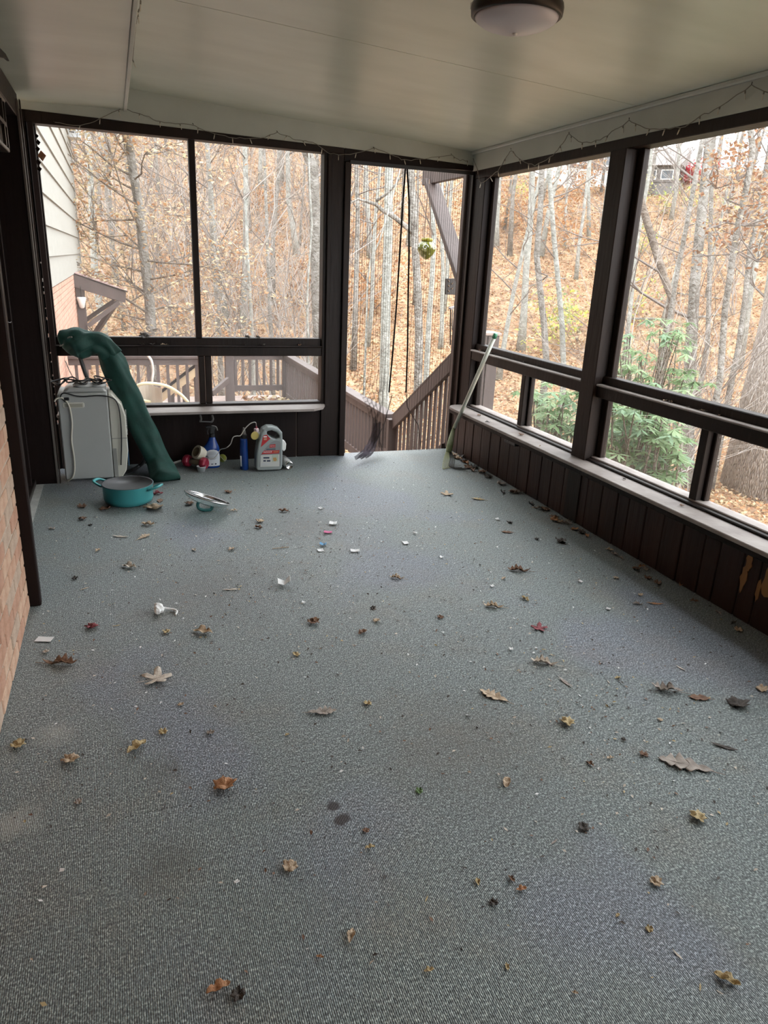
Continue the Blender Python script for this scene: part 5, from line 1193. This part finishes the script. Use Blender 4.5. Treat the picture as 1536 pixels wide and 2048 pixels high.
# folding bracket under the sill
fb = thing('folding_bracket', (.62, 5.44, .35), 'small metal folding bracket under the far sill', 'bracket')
for x in (400, 424): 
    MB().tube(smooth_path([onY(x, 830, 5.47), onY(x + 2, 838, 5.46), onY(x, 843, 5.46)]), .008, 8).build('hinge_leg', mat('bracket_%d' % x, (.22, .21, .20), .4, metal=.5), fb)
MB().tube([onY(399, 843, 5.46), onY(425, 844, 5.46)], .005, 8).build('cross_bar', mat('bracket_bar', (.25, .25, .24), .4, metal=.5), fb)
MB().tube([onY(423, 845, 5.46), onY(420, 853, 5.46), onY(418, 860, 5.45)], .003, 6).build('pull_wire', M['darkmetal'], fb)

# outlet box on the plank wall
oc = onX(1024, 879, 2.632)
ob = thing('outlet_box', oc, 'black outlet box under the outer sill', 'outlet')
MB().box((2.60, oc[1] - .10, oc[2] - .028), (2.638, oc[1] + .06, oc[2] + .022)).build('housing', M['black'], ob, bevel=.004)
for y in (.03, .0): 
    for dz in (oc[2] - .016, oc[2] + .002): MB().box((2.597, oc[1] + y, dz), (2.601, oc[1] + y + .014, dz + .008)).build('socket_slot', mat('slot_%.2f%.3f' % (y, dz), (.10, .10, .10), .5), ob)

# ------------------------------------------------------------------ pale pole broom leaning in the corner
pt = onX(988, 676, 2.615); pb0 = fl(897, 925) + V(0, 0, .10)
bn = thing('leaf_rake', fl(895, 938), 'pale green pole rake with worn tines leaning in the doorway corner', 'rake')
mid = onY(909, 855, pb0[1] + .02)
M['pole'] = mat('pale_pole', (.47, .48, .40), .3, (.55, .56, .48), 6)
MB().tube([mid, pt], .0155, 14).build('pole', M['pole'], bn, smooth=True)
e = (pt - mid) / np.linalg.norm(pt - mid)
MB().tube([pt, pt + e * .035], [.017, .0165], 14).build('end_cap', mat('green_cap', (.05, .22, .12), .35), bn, smooth=True)
sk = [mid + e * .04, mid - e * .02, onY(901, 885, pb0[1]), onY(897, 905, pb0[1] - .02)]
MB().tube(smooth_path(sk, 4), [.017] * 5 + [.020, .023, .026, .029, .030, .030, .028, .026], 12, squash=.7).build('socket', mat('green_socket', (.16, .22, .09), .4, (.42, .46, .30), 14), bn, smooth=True)
rg = random.Random(6); h0 = sk[-1]
for k in range(11):
    a = (k - 5) / 5; t0 = h0 + V(a * .02, 0, .01); t2 = fl(897 + a * 12, 936 + abs(a) * 3) + V(0, 0, .012); t3 = t2 + V(.05 + .05 * rg.random(), -.02 - .05 * rg.random(), .0)
    MB().tube(smooth_path([t0, (t0 + t2) / 2 + V(a * .012, -.01, 0), t2, t3 if k > 5 else t2 + V(.01, -.015, -.004)], 4), .0032, 5).build('tine', mat('tine_%d' % k, (.36, .38, .22) if k < 6 else (.05, .05, .045), .5), bn)
MB().bar(onY(892, 912, pb0[1] - .03), onY(903, 914, pb0[1] - .03), .02, .012).build('tine_band', mat('band_green', (.35, .40, .25), .5), bn)

# ------------------------------------------------------------------ things on the house wall
wl2 = thing('wall_lantern', (-.47, 4.35, 2.05), 'dark framed wall lantern with cloudy panes above the door', 'lantern')
def HW(x, y, X=-.45): return onX(x, y, X)
pA = HW(2, 205); pB = HW(27, 205)
yl0, yl1 = 3.92, 4.62; xo = -.50
zt0, zb0 = 2.20, 1.985
MB().box((-.54, yl0, zt0), (-.46, yl1 + .02, zt0 + .03)).build('top_cap', M['darkmetal'], wl2, bevel=.006)
MB().box((-.54, yl0, zb0 - .02), (-.465, yl1, zb0)).build('base', M['darkmetal'], wl2, bevel=.004)
for y in (yl0, yl1 - .02, yl1 - .12): MB().box((-.48, y, zb0), (-.465, y + .022, zt0)).build('frame_bar', M['darkmetal'], wl2)
MB().box((-.481, yl0, (zt0 + zb0) / 2 - .01), (-.465, yl1, (zt0 + zb0) / 2 + .01)).build('frame_bar', M['darkmetal'], wl2)
MB().box((-.487, yl0 + .01, zb0), (-.483, yl1 - .01, zt0)).build('pane', mat('cloudy_pane', (.05, .045, .035), .3, (.10, .09, .07), 14), wl2)
MB().box((-.63, yl0, zb0), (-.49, yl1, zt0)).build('back_box', DD, wl2)
# dark leaf ornament poking out above it
po = HW(4, 110, -.374)
orn = thing('leaf_ornament', po, 'dark metal leaf ornament on the eave above the house door', 'ornament')
MB().prism([(-.25, .015), (-.10, .02), (-.02, .022), (.02, .012), (.05, -.012), (.02, -.008), (-.03, -.016), (-.08, -.02), (-.25, -.015)], -.006, .006, O=po, ex=(.35, .94, 0), ey=(0, .1, 1), ez=(1, 0, 0)).build('leaf_blade', M['black'], orn, bevel=.002)
MB().bar(po + V(-.06, -.1, 0), po + V(-.06, -.1, .10), .012, .012, up=(1, 0, 0)).build('stem', M['black'], orn)
# white flower knob on the door
fk = onX(4, 640, -.60)
fl_ = thing('flower_hook', fk, 'small grey flower-shaped hook on the dark house door', 'hook')
for k in range(5):
    a = k * 2 * math.pi / 5; c = fk + V(.012, .028 * math.cos(a), .028 * math.sin(a)); MB().lathe([(.001, -.006), (.014, -.004), (.018, 0), (.014, .004), (.001, .006)], 12, c, axis=(1, 0, 0)).build('petal', mat('petal_%d' % k, (.30, .27, .25), .5), fl_, smooth=True)
MB().lathe([(.001, .012), (.012, .010), (.014, 0)][::-1], 12, fk + V(.012, 0, 0), axis=(1, 0, 0)).build('centre', M['black'], fl_)
MB().tube(smooth_path([fk + V(.012, .03, -.01), fk + V(.03, .07, -.02), fk + V(.03, .12, -.018)]), .003, 6).build('hook_arm', M['darkmetal'], fl_)
# dried leaf garland hanging inside the screen corner
gd = thing('leaf_garland', onY(72, 260, 5.47), 'withered leaf garland with one orange leaf hanging by the corner screen', 'garland')
MB().tube(smooth_path([onY(70, 250, 5.47), onY(74, 290, 5.46), onY(77, 320, 5.46), onY(79, 345, 5.46)]), .002, 5).build('string', M['darkmetal'], gd)
for k, (x, y, s, m_) in enumerate(((73, 272, .02, M['wood']), (76, 285, .025, M['wood']), (75, 298, .025, M['wood_dark']), (83, 312, .045, LM[2]), (76, 325, .03, M['wood_dark']), (78, 338, .028, M['wood']))):
    c = onY(x, y, 5.45); MB().add([c + V(-s * .5, 0, 0), c + V(0, -.008, s * .7), c + V(s * .6, .004, s * .1), c + V(.1 * s, -.012, -s * .7), c + V(0, .01, 0)], [(0, 4, 1), (1, 4, 2), (2, 4, 3), (3, 4, 0)]).build('dry_leaf', m_, gd, solid=.001)
# ------------------------------------------------------------------ fallen leaves on the carpet
def leaf_mesh(kind, seed):
    rg = random.Random(seed); vs = []; fs = []
    curl = {'oak': .25, 'curl': .9, 'crumple': .8, 'flat': .10, 'maple': .2, 'fold': .8, 'thin': .3}[kind]
    ph = [rg.uniform(0, 6.28) for _ in range(4)]
    nt, ns = 44, 4
    if kind in ('maple', 'crumple'):
        n = 40
        lob = 5
        R = []
        for k in range(n):
            a = 2 * math.pi * k / n; sp = abs(math.cos(lob * a / 2 + (0 if kind == 'maple' else ph[0]))); r = (.21 + .28 * sp ** 1.5 + .07 * abs(math.sin(9 * a + .4)) * sp) if kind == 'maple' else .34 + .07 * sp + .05 * math.sin(7 * a + ph[1]) + .03 * math.sin(13 * a + ph[2])
            if kind == 'maple' and math.cos(a + math.pi) > .93: r *= .55
            R.append(r)
        vs.append((0, 0, 0))
        for ring in (.33, .66, 1.0):
            for k in range(n):
                a = 2 * math.pi * k / n; r = R[k] * ring if ring > .5 else .3 * ring / .66 * .8
                vs.append((r * math.cos(a), r * math.sin(a), 0))
        fs += [(0, 1 + k, 1 + (k + 1) % n) for k in range(n)]
        for q in range(2): fs += [(1 + q * n + k, 1 + (q + 1) * n + k, 1 + (q + 1) * n + (k + 1) % n, 1 + q * n + (k + 1) % n) for k in range(n)]
    else:
        for i in range(nt + 1):
            t = i / nt; env = math.sin(math.pi * min(1, t * 1.02)) ** .75
            if kind in ('oak', 'curl'): w = .27 * env * (.30 + .70 * (1 - abs(2 * ((t * 4.5 + .25) % 1) - 1)) ** .65)
            elif kind == 'thin': w = .09 * env
            else: w = .22 * env * (1 + .16 * math.sin(15 * t + ph[0]) + .10 * math.sin(31 * t + ph[1]))
            for j in range(-ns, ns + 1):
                s = j / ns; fwd = .22 * abs(s) * (1 if kind in ('oak', 'curl') else .2) * env
                vs.append((t - .5 + fwd * (1 - t), w * s, 0))
        m_ = 2 * ns + 1
        for i in range(nt):
            for j in range(2 * ns): fs.append((i * m_ + j, i * m_ + j + 1, (i + 1) * m_ + j + 1, (i + 1) * m_ + j))
    out = []
    for x, y, z in vs:
        r = math.hypot(x, y); zz = curl * (1.1 * y * y * 2.2 + .55 * x * x) + .018 * math.sin(7 * x + ph[0]) * math.sin(8 * y + ph[1]) + .008 * math.sin(17 * x + 13 * y + ph[2]) + .06 * abs(y)
        if kind == 'fold': zz = abs(y) * .8 + .15 * x * x + .04 * math.sin(14 * x + ph[0]) + .03 * math.sin(23 * y + ph[1])
        if kind == 'crumple': zz = .35 * r * r + .085 * math.sin(10 * x + ph[0]) * math.cos(9 * y + ph[1]) + .04 * math.sin(19 * y + 7 * x + ph[2]) + .25 * max(0, y * math.cos(ph[3]) + x * math.sin(ph[3]) - .12)
        if kind == 'curl': zz = .85 * max(0, abs(y) - .05) + .5 * x * x + .05 * math.sin(10 * x + ph[3]); y *= .8
        out.append((x, y, zz))
    zmin = min(p[2] for p in out); out = [(x, y, z - zmin) for x, y, z in out]
    me = bpy.data.meshes.new('leaf_blade'); me.from_pydata(out, [], fs); me.polygons.foreach_set('use_smooth', [True] * len(fs)); me.update(); return me
def stem_mesh():
    mb = MB().tube([(-.44, 0, .02), (-.2, 0, .02), (.35, 0, .02)], [.008, .012, .004], 5); mb.tube([(-.7, .03, .025), (-.58, .015, .02), (-.44, 0, .02)], [.008, .009, .010], 5)
    me = bpy.data.meshes.new('midrib'); me.from_pydata(mb.v, [], mb.f); return me
def vein_mat(name, c, c2):
    return mat(name, c, .7, c2, 5, detail=5, bump=.4, bscale=12)
LC = {'tan': vein_mat('dry_tan', (.40, .29, .19), (.54, .42, .30)), 'brown': vein_mat('dry_brown', (.13, .065, .038), (.22, .12, .07)), 'red': vein_mat('dry_red', (.20, .035, .045), (.28, .07, .08)),
      'yellow': vein_mat('dry_yellow', (.36, .26, .12), (.48, .38, .21)), 'dark': vein_mat('dry_dark', (.035, .028, .024), (.07, .055, .045)), 'orange': vein_mat('dry_orange', (.36, .16, .07), (.46, .25, .13)),
      'grey': vein_mat('dry_grey', (.22, .185, .16), (.36, .31, .27)), 'pale': vein_mat('dry_pale', (.46, .39, .32), (.60, .53, .45)), 'green': vein_mat('fresh_green', (.10, .19, .07), (.17, .27, .11))}
kinds = ('oak', 'curl', 'crumple', 'flat', 'maple', 'fold', 'thin')
LMESH = {k: [leaf_mesh(k, 10 * i + j) for j in range(3)] for i, k in enumerate(kinds)}
SM = stem_mesh()
meshes_by = {}
def put_leaf(px, py, w, kind, colr, rot=0, label=None, group=None, seed=0, tilt=0, pos=None):
    p = fl(px, py) if pos is None else V(*pos); dist = np.linalg.norm(p - CAM); s = w * dist / FPX
    key = (kind, seed % 3, colr)
    if key not in meshes_by:
        m_ = LMESH[kind][seed % 3].copy(); m_.materials.append(LC[colr]); meshes_by[key] = m_
    root = thing('fallen_leaf', p, label, 'leaf', group)
    o = bpy.data.objects.new('leaf_blade', meshes_by[key]); COL.objects.link(o); o.parent = root
    if s > .045 and kind in ('oak', 'maple', 'flat', 'curl'):
        k2 = ('stem', colr)
        if k2 not in meshes_by:
            m_ = SM.copy(); m_.materials.append(LC[colr]); meshes_by[k2] = m_
        q = bpy.data.objects.new('midrib', meshes_by[k2]); COL.objects.link(q); q.parent = root
    root.scale = (s, s, s); root.rotation_euler = (tilt, 0, math.radians(rot) - YAW); root.location = tuple(p + V(0, 0, .0015))
    md = o.modifiers.new('solid', 'SOLIDIFY'); md.thickness = .012
    return root
big_leaves = [
 (1370, 1531, 92, 'oak', 'grey', 160, 'large grey-tan lobed oak leaf lying flat, two seed husks at its tip'),
 (1333, 1382, 60, 'curl', 'grey', 170, 'dark grey oak leaf curled up with lobes in the air like claws'),
 (987, 1393, 62, 'oak', 'tan', 145, 'tan lobed oak leaf lying flat with its stalk out'),
 (1088, 1327, 54, 'curl', 'pale', 165, 'pale curled oak leaf with reddish edges beyond the tan lobed one'),
 (645, 1425, 56, 'oak', 'grey', 10, 'grey-brown oak leaf with pointed lobes, alone on the open carpet'),
 (314, 1358, 54, 'maple', 'pale', 30, 'pale brown star-shaped leaf curled at the tips'),
 (121, 1328, 62, 'curl', 'brown', 5, 'shiny dark brown rolled leaf beside the brick wall'),
 (450, 1572, 50, 'crumple', 'orange', 40, 'crumpled orange-brown leaf lying on the carpet seam'),
 (274, 1496, 44, 'fold', 'yellow', 60, 'folded tan leaf standing up like a tent'),
 (1037, 1142, 46, 'curl', 'brown', 175, 'upturned brown oak leaf with ragged lobes below the pale paper bits'),
 (1078, 1257, 32, 'maple', 'red', 150, 'dark red maple leaf lying flat on the carpet'),
 (1134, 1447, 34, 'crumple', 'yellow', 110, 'mustard yellow crumpled leaf'),
 (1398, 1397, 40, 'flat', 'brown', 175, 'flat oval brown leaf beside the claw-like oak leaf'),
 (1475, 1410, 44, 'crumple', 'dark', 30, 'dark shredded leaf near the oval brown leaf'),
 (405, 1266, 42, 'fold', 'tan', 170, 'long folded tan leaf near the white foam scrap'),
 (987, 1214, 42, 'curl', 'tan', 172, 'narrow rolled tan leaf left of the dark red maple leaf'.replace('left of', 'near')),
 (142, 1521, 36, 'crumple', 'tan', 20, 'small crumpled tan leaf between two curled leaves near the brick'),
 (37, 1492, 28, 'crumple', 'yellow', 0, 'cupped tan leaf tight against the brick wall'),
 (288, 1074, 34, 'oak', 'tan', 70, 'small tan oak leaf in front of the turquoise pot'),
 (308, 1018, 42, 'crumple', 'tan', 20, 'crumpled tan leaf heap against the turquoise pot'),
 (437, 1978, 42, 'fold', 'orange', 30, 'split orange-brown leaf with a papery fan edge'),
 (580, 1736, 34, 'crumple', 'tan', 60, 'small golden-brown jagged leaf alone near the dark red stains'),
 (1453, 1962, 40, 'fold', 'yellow', 150, 'folded leaf, half olive and half cream'),
 (794, 1157, 32, 'curl', 'tan', 170, 'pale tan curled leaf in the middle of the carpet'),
 (1310, 1208, 32, 'thin', 'orange', 175, 'slender orange-brown leaf in the shade of the plank wall'),
 (1448, 1495, 46, 'thin', 'dark', 155, 'blackish shredded strip of leaf'),
 (1395, 1637, 34, 'crumple', 'yellow', 120, 'brown and cream broken leaf scrap'),
 (1013, 1567, 32, 'fold', 'tan', 75, 'narrow yellow-brown folded leaf pointing at the door'),
 (461, 1180, 32, 'thin', 'pale', 10, 'pale rolled leaf strip on the dirty patch'),
 (258, 1135, 32, 'fold', 'pale', 165, 'pale folded leaf between the pot and the white foam scrap'),
 (241, 1074, 34, 'thin', 'pale', 175, 'pale twisted leaf in front of the pot'),
 (184, 1255, 28, 'crumple', 'red', 10, 'crumpled pink-red petal near the brick wall'),
 (702, 1873, 30, 'fold', 'tan', 80, 'cupped golden leaf with a dark centre'),
 (1131, 1366, 40, 'thin', 'grey', 120, 'twisted grey leaf stalk on the open carpet'),
 (894, 989, 26, 'maple', 'tan', 20, 'tan jagged leaf out in front of the doorway'),
 (956, 999, 28, 'oak', 'yellow', 165, 'small yellowish oak leaf near the plank wall'),
 (1014, 1065, 24, 'flat', 'brown', 175, 'small oval reddish-brown leaf near the plank wall'),
]
for i, (x, y, w, k, c, r, lab) in enumerate(big_leaves): put_leaf(x, y, w, k, c, r, lab, None, i)
small = '''164 1015 20 crumple brown;210 1019 24 crumple brown;165 1039 18 crumple brown;181 1051 10 crumple dark;104 1058 14 crumple grey;313 989 26 fold red;320 1002 24 flat brown;296 1050 26 fold tan;196 1102 16 fold tan;150 1158 14 crumple dark;169 1178 18 thin tan;
379 1009 22 crumple brown;468 1022 16 fold tan;457 985 18 crumple brown;567 1023 22 fold brown;520 1044 20 crumple tan;517 1056 20 fold brown;463 1100 18 fold tan;388 1101 16 fold pale;233 1252 16 thin yellow;333 1265 18 crumple yellow;92 1305 14 crumple pale;593 1310 18 crumple yellow;627 1246 28 crumple brown;725 1266 26 fold brown;746 1217 14 crumple dark;753 1243 18 crumple tan;
1005 985 22 curl dark;1020 1046 14 crumple dark;1121 1084 28 crumple dark;1073 1079 12 crumple dark;1007 1158 14 fold tan;1050 1199 22 fold yellow;881 1236 16 crumple brown;1523 1380 24 crumple tan;1275 1209 22 curl grey;1281 1191 12 crumple tan;1232 1157 14 crumple tan;1364 1170 22 fold orange;1361 1337 20 thin pale;1235 1357 14 fold yellow;1217 1365 12 thin pale;
326 1466 20 crumple yellow;362 1410 14 crumple tan;430 1414 10 fold tan;421 1467 18 crumple grey;735 1408 20 crumple yellow;740 1696 20 fold yellow;732 1663 16 crumple brown;640 1915 14 fold orange;477 1992 30 crumple dark;157 1606 16 crumple grey;574 1471 12 fold yellow;
1180 1529 18 fold brown;1220 1517 16 fold tan;1287 1510 20 crumple brown;1247 1481 12 crumple dark;1320 1441 12 crumple tan;838 1584 18 crumple green;1108 1685 20 thin grey;1023 1759 18 fold brown;1043 1780 22 fold orange;955 1765 18 fold yellow;988 1807 20 crumple dark;853 1799 16 thin yellow;1312 1767 26 crumple tan;1235 1832 12 fold yellow;1298 1860 16 crumple yellow;858 1942 20 fold yellow;1014 1935 16 fold yellow;1150 1987 12 fold tan;1400 1976 16 thin yellow;1440 1986 12 thin pale;1168 1657 26 crumple dark;1355 1911 22 thin pale;1204 870 1 flat tan'''.replace('\n', '').split(';')[:-1]
CN = {'tan': 'tan', 'brown': 'brown', 'red': 'reddish', 'yellow': 'yellowish', 'dark': 'blackish', 'orange': 'orange-brown', 'grey': 'grey', 'pale': 'pale', 'green': 'fresh green'}
KN = {'crumple': 'crumpled scrap of', 'fold': 'small folded', 'thin': 'thin sliver of', 'flat': 'small flat', 'curl': 'small curled'}
marks = [('the turquoise pot', 258, 1010), ('the pot lid', 413, 1005), ('the white foam scrap', 325, 1222), ('the brick wall', 40, 1450), ('the plank wall', 1330, 1180), ('the doorway', 800, 950), ('the red maple leaf', 1078, 1257), ('the dark crumbs', 620, 1060),
         ('the dark red stains', 676, 1626), ('the large grey oak leaf', 1370, 1531), ('the claw-like oak leaf', 1333, 1382), ('the crumpled orange leaf', 450, 1572), ('the mustard yellow leaf', 1134, 1447), ('the folded olive leaf', 1453, 1962), ('the split orange leaf', 437, 1978), ('the pointed grey oak leaf', 645, 1425), ('the brown and cream leaf scrap', 1395, 1637), ('the cupped golden leaf', 702, 1873)]
MP = [(n_, fl(a_, b_)) for n_, a_, b_ in marks]
def near(px, py):
    p = fl(px, py); return min(MP, key=lambda q: np.linalg.norm(q[1] - p))[0]
for i, s in enumerate(small):
    x, y, w, k, c = s.split(); lab = '%s %s leaf near %s' % (KN[k], CN[c], near(float(x), float(y))); put_leaf(float(x), float(y), float(w), k, c, (i * 77) % 360, lab, '%s %s leaves on the carpet' % (CN[c], k), i)
rg = random.Random(21)
for i in range(46):      # leaves swept against the plank wall
    y = 5.35 - 3.4 * rg.random() ** 1.15; x = 2.60 - abs(rg.gauss(0, .035)); k = rg.choice(('crumple', 'fold', 'curl', 'crumple')); c = rg.choice(('brown', 'dark', 'brown', 'tan', 'grey', 'orange'))
    put_leaf(0, 0, 22 if y > 3.6 else 18, k, c, rg.uniform(0, 360), '%s %s leaf swept against the foot of the plank wall' % (KN[k], CN[c]), 'leaves along the plank wall', i, pos=(x, y, 0))
for i in range(26):      # leaf litter caught on the rails and sills
    if i < 13: pos = (XR + .02 + rg.uniform(-.01, .005), rng.choice((rg.uniform(4.2, 5.0), rg.uniform(3.8, 5.2), rg.uniform(2.2, 3.4))), ZR1 - .044)
    elif i < 19: pos = (2.60 + rg.uniform(-.06, .03), rg.uniform(2.1, 5.3), .414)
    else: pos = (rg.uniform(0, 1.4), 5.505, .877)
    put_leaf(0, 0, 9 + 6 * rg.random(), rg.choice(('crumple', 'fold', 'curl')), rg.choice(('brown', 'dark', 'tan')), rg.uniform(0, 360), 'dead leaf scrap caught on a window rail or sill', 'leaf scraps on the rails', i, pos=pos)
# two leaf silhouettes and a dirt lump on the far rail
for x, y, w in ((495, 678, 14), (516, 680, 12), (290, 676, 24)):
    p = onY(x, y + 4, YF + .03); put_leaf(0, 0, w, 'crumple', 'dark', 30, 'dark dead leaf standing on the far rail against the screen', 'dark leaves on the far rail', 1, tilt=.6, pos=(p[0], YF + .02, .932))

# paper scraps, foam and bits
pw = mat('white_paper', (.72, .72, .72), .7); pk = mat('pink_scrap', (.55, .10, .25), .6); bl_ = mat('blue_scrap', (.08, .25, .45), .6)
def scrap(x, y, w, h, rot, m_, label, group=None, crum=.15):
    p = fl(x, y); s = np.linalg.norm(p - CAM) / FPX; rg2 = random.Random(int(x)); W_, H_ = w * s / 2, h * s
    c, sn = math.cos(math.radians(rot) - YAW), math.sin(math.radians(rot) - YAW)
    f = lambda a, b: (p[0] + W_ * a * c - H_ * b * sn, p[1] + W_ * a * sn + H_ * b * c, .003 + W_ * crum * (rg2.random() + abs(a * b)))
    tag(MB().add([f(-1, -1), f(0, -.9), f(1, -1), f(1, 1), f(.1, .9), f(-1, 1)], [(0, 1, 4, 5), (1, 2, 3, 4)]).build('paper_scrap', m_, solid=.0015), label, 'scrap', group)
scrap(89, 1280, 28, 9, 2, pw, 'white paper strip near the brick wall', crum=.03)
scrap(568, 1170, 24, 12, 10, pw, 'torn white tissue scrap on the dirty patch', crum=.6)
scrap(710, 1103, 18, 7, 5, pw, 'flat white paper scrap in the middle of the carpet')
scrap(666, 1049, 15, 8, 0, pw, 'white chip of plastic nearer the doorway', crum=.3)
scrap(656, 1066, 16, 6, 0, pk, 'pink scrap lying among dark crumbs')
scrap(646, 1091, 13, 6, 0, bl_, 'blue scrap lying among dark crumbs', crum=.4)
scrap(811, 1087, 11, 7, 20, pw, 'white chip beside a thin straw')
scrap(641, 1102, 12, 6, 20, pw, 'white bit beside the blue scrap')
for i, (x, y) in enumerate(((607, 1207), (640, 1018), (830, 1068), (995, 1040), (883, 1116), (984, 1174), (1216, 1220), (124, 1744), (474, 1766), (1022, 1300), (1160, 1165))):
    scrap(x, y, 6.5, 4, i * 40, pw, 'tiny white crumb of paper near ' + near(x, y), 'tiny paper crumbs', .5)
# white foam scrap with stalk
fp = fl(318, 1224); fo = thing('foam_scrap', fp, 'torn white foam lump with a thin curled stalk', 'scrap')
foam = mat('white_foam', (.80, .80, .79), .9, bump=.6, bscale=60)
rg = random.Random(9)
import bmesh
bm = bmesh.new()
for q in range(9):
    r = bmesh.ops.create_icosphere(bm, subdivisions=2, radius=rg.uniform(.010, .018)); off = V(rg.gauss(0, .014), rg.gauss(0, .022), .014 + rg.uniform(0, .018))
    for v in r['verts']: v.co = v.co * rg.uniform(.8, 1.2) + Vector(off)
me = bpy.data.meshes.new('lump'); bm.to_mesh(me); bm.free(); me.materials.append(foam); o = bpy.data.objects.new('lump', me); COL.objects.link(o); o.parent = fo
md = o.modifiers.new('remesh', 'REMESH'); md.mode = 'VOXEL'; md.voxel_size = .004
MB().tube(smooth_path([fp + V(.015, 0, .02), fl(338, 1222) + V(0, 0, .012), fl(348, 1222) + V(0, 0, .008), fl(354, 1226) + V(0, 0, .008), fl(351, 1232) + V(0, 0, .006)]), .0048, 8).build('stalk', foam, fo, smooth=True)
# straw
tag(MB().tube([fl(545, 1098) + V(0, 0, .003), fl(578, 1095) + V(0, 0, .003)], .002, 5).build('straw', LC['tan']), 'thin tan straw lying on the carpet', 'straw')

# crumbs nobody could count
n = 2300
u = NR.uniform(0, 1, n); cx_ = NR.uniform(-.40, 2.58, n); cy_ = 1.0 + 4.4 * NR.beta(1.4, 1.3, n)
foc = NR.uniform(0, 1, n) < .42; k = foc.sum(); cl = NR.integers(0, 6, k)
fc = np.array([fl(620, 1060)[:2], fl(470, 1180)[:2], fl(700, 1130)[:2], fl(1240, 1520)[:2], fl(1100, 1340)[:2], fl(980, 1120)[:2]]); sg = np.array([.25, .35, .5, .3, .25, .5])
cx_[foc] = fc[cl, 0] + NR.normal(0, 1, k) * sg[cl]; cy_[foc] = fc[cl, 1] + NR.normal(0, 1, k) * sg[cl]
cx_ = np.clip(cx_, -.42, 2.6); cy_ = np.clip(cy_, .9, 5.42)
P, Fc = leaf_cloud(np.stack([cx_, cy_, np.full(n, .003)], 1), NR.uniform(.003, .0095, n), .75, lenf=1.9)
P[:, 2] = np.maximum(P[:, 2], .0012)
tag(fast_mesh('floor_debris', P, Fc, [LC['dark'], LC['brown'], LC['pale'], pw, LC['yellow']], np.tile(NR.choice(5, n, p=[.38, .2, .2, .10, .12]), 2)), 'crumbs of dead leaf and dirt on the carpet', 'debris', kind='stuff')
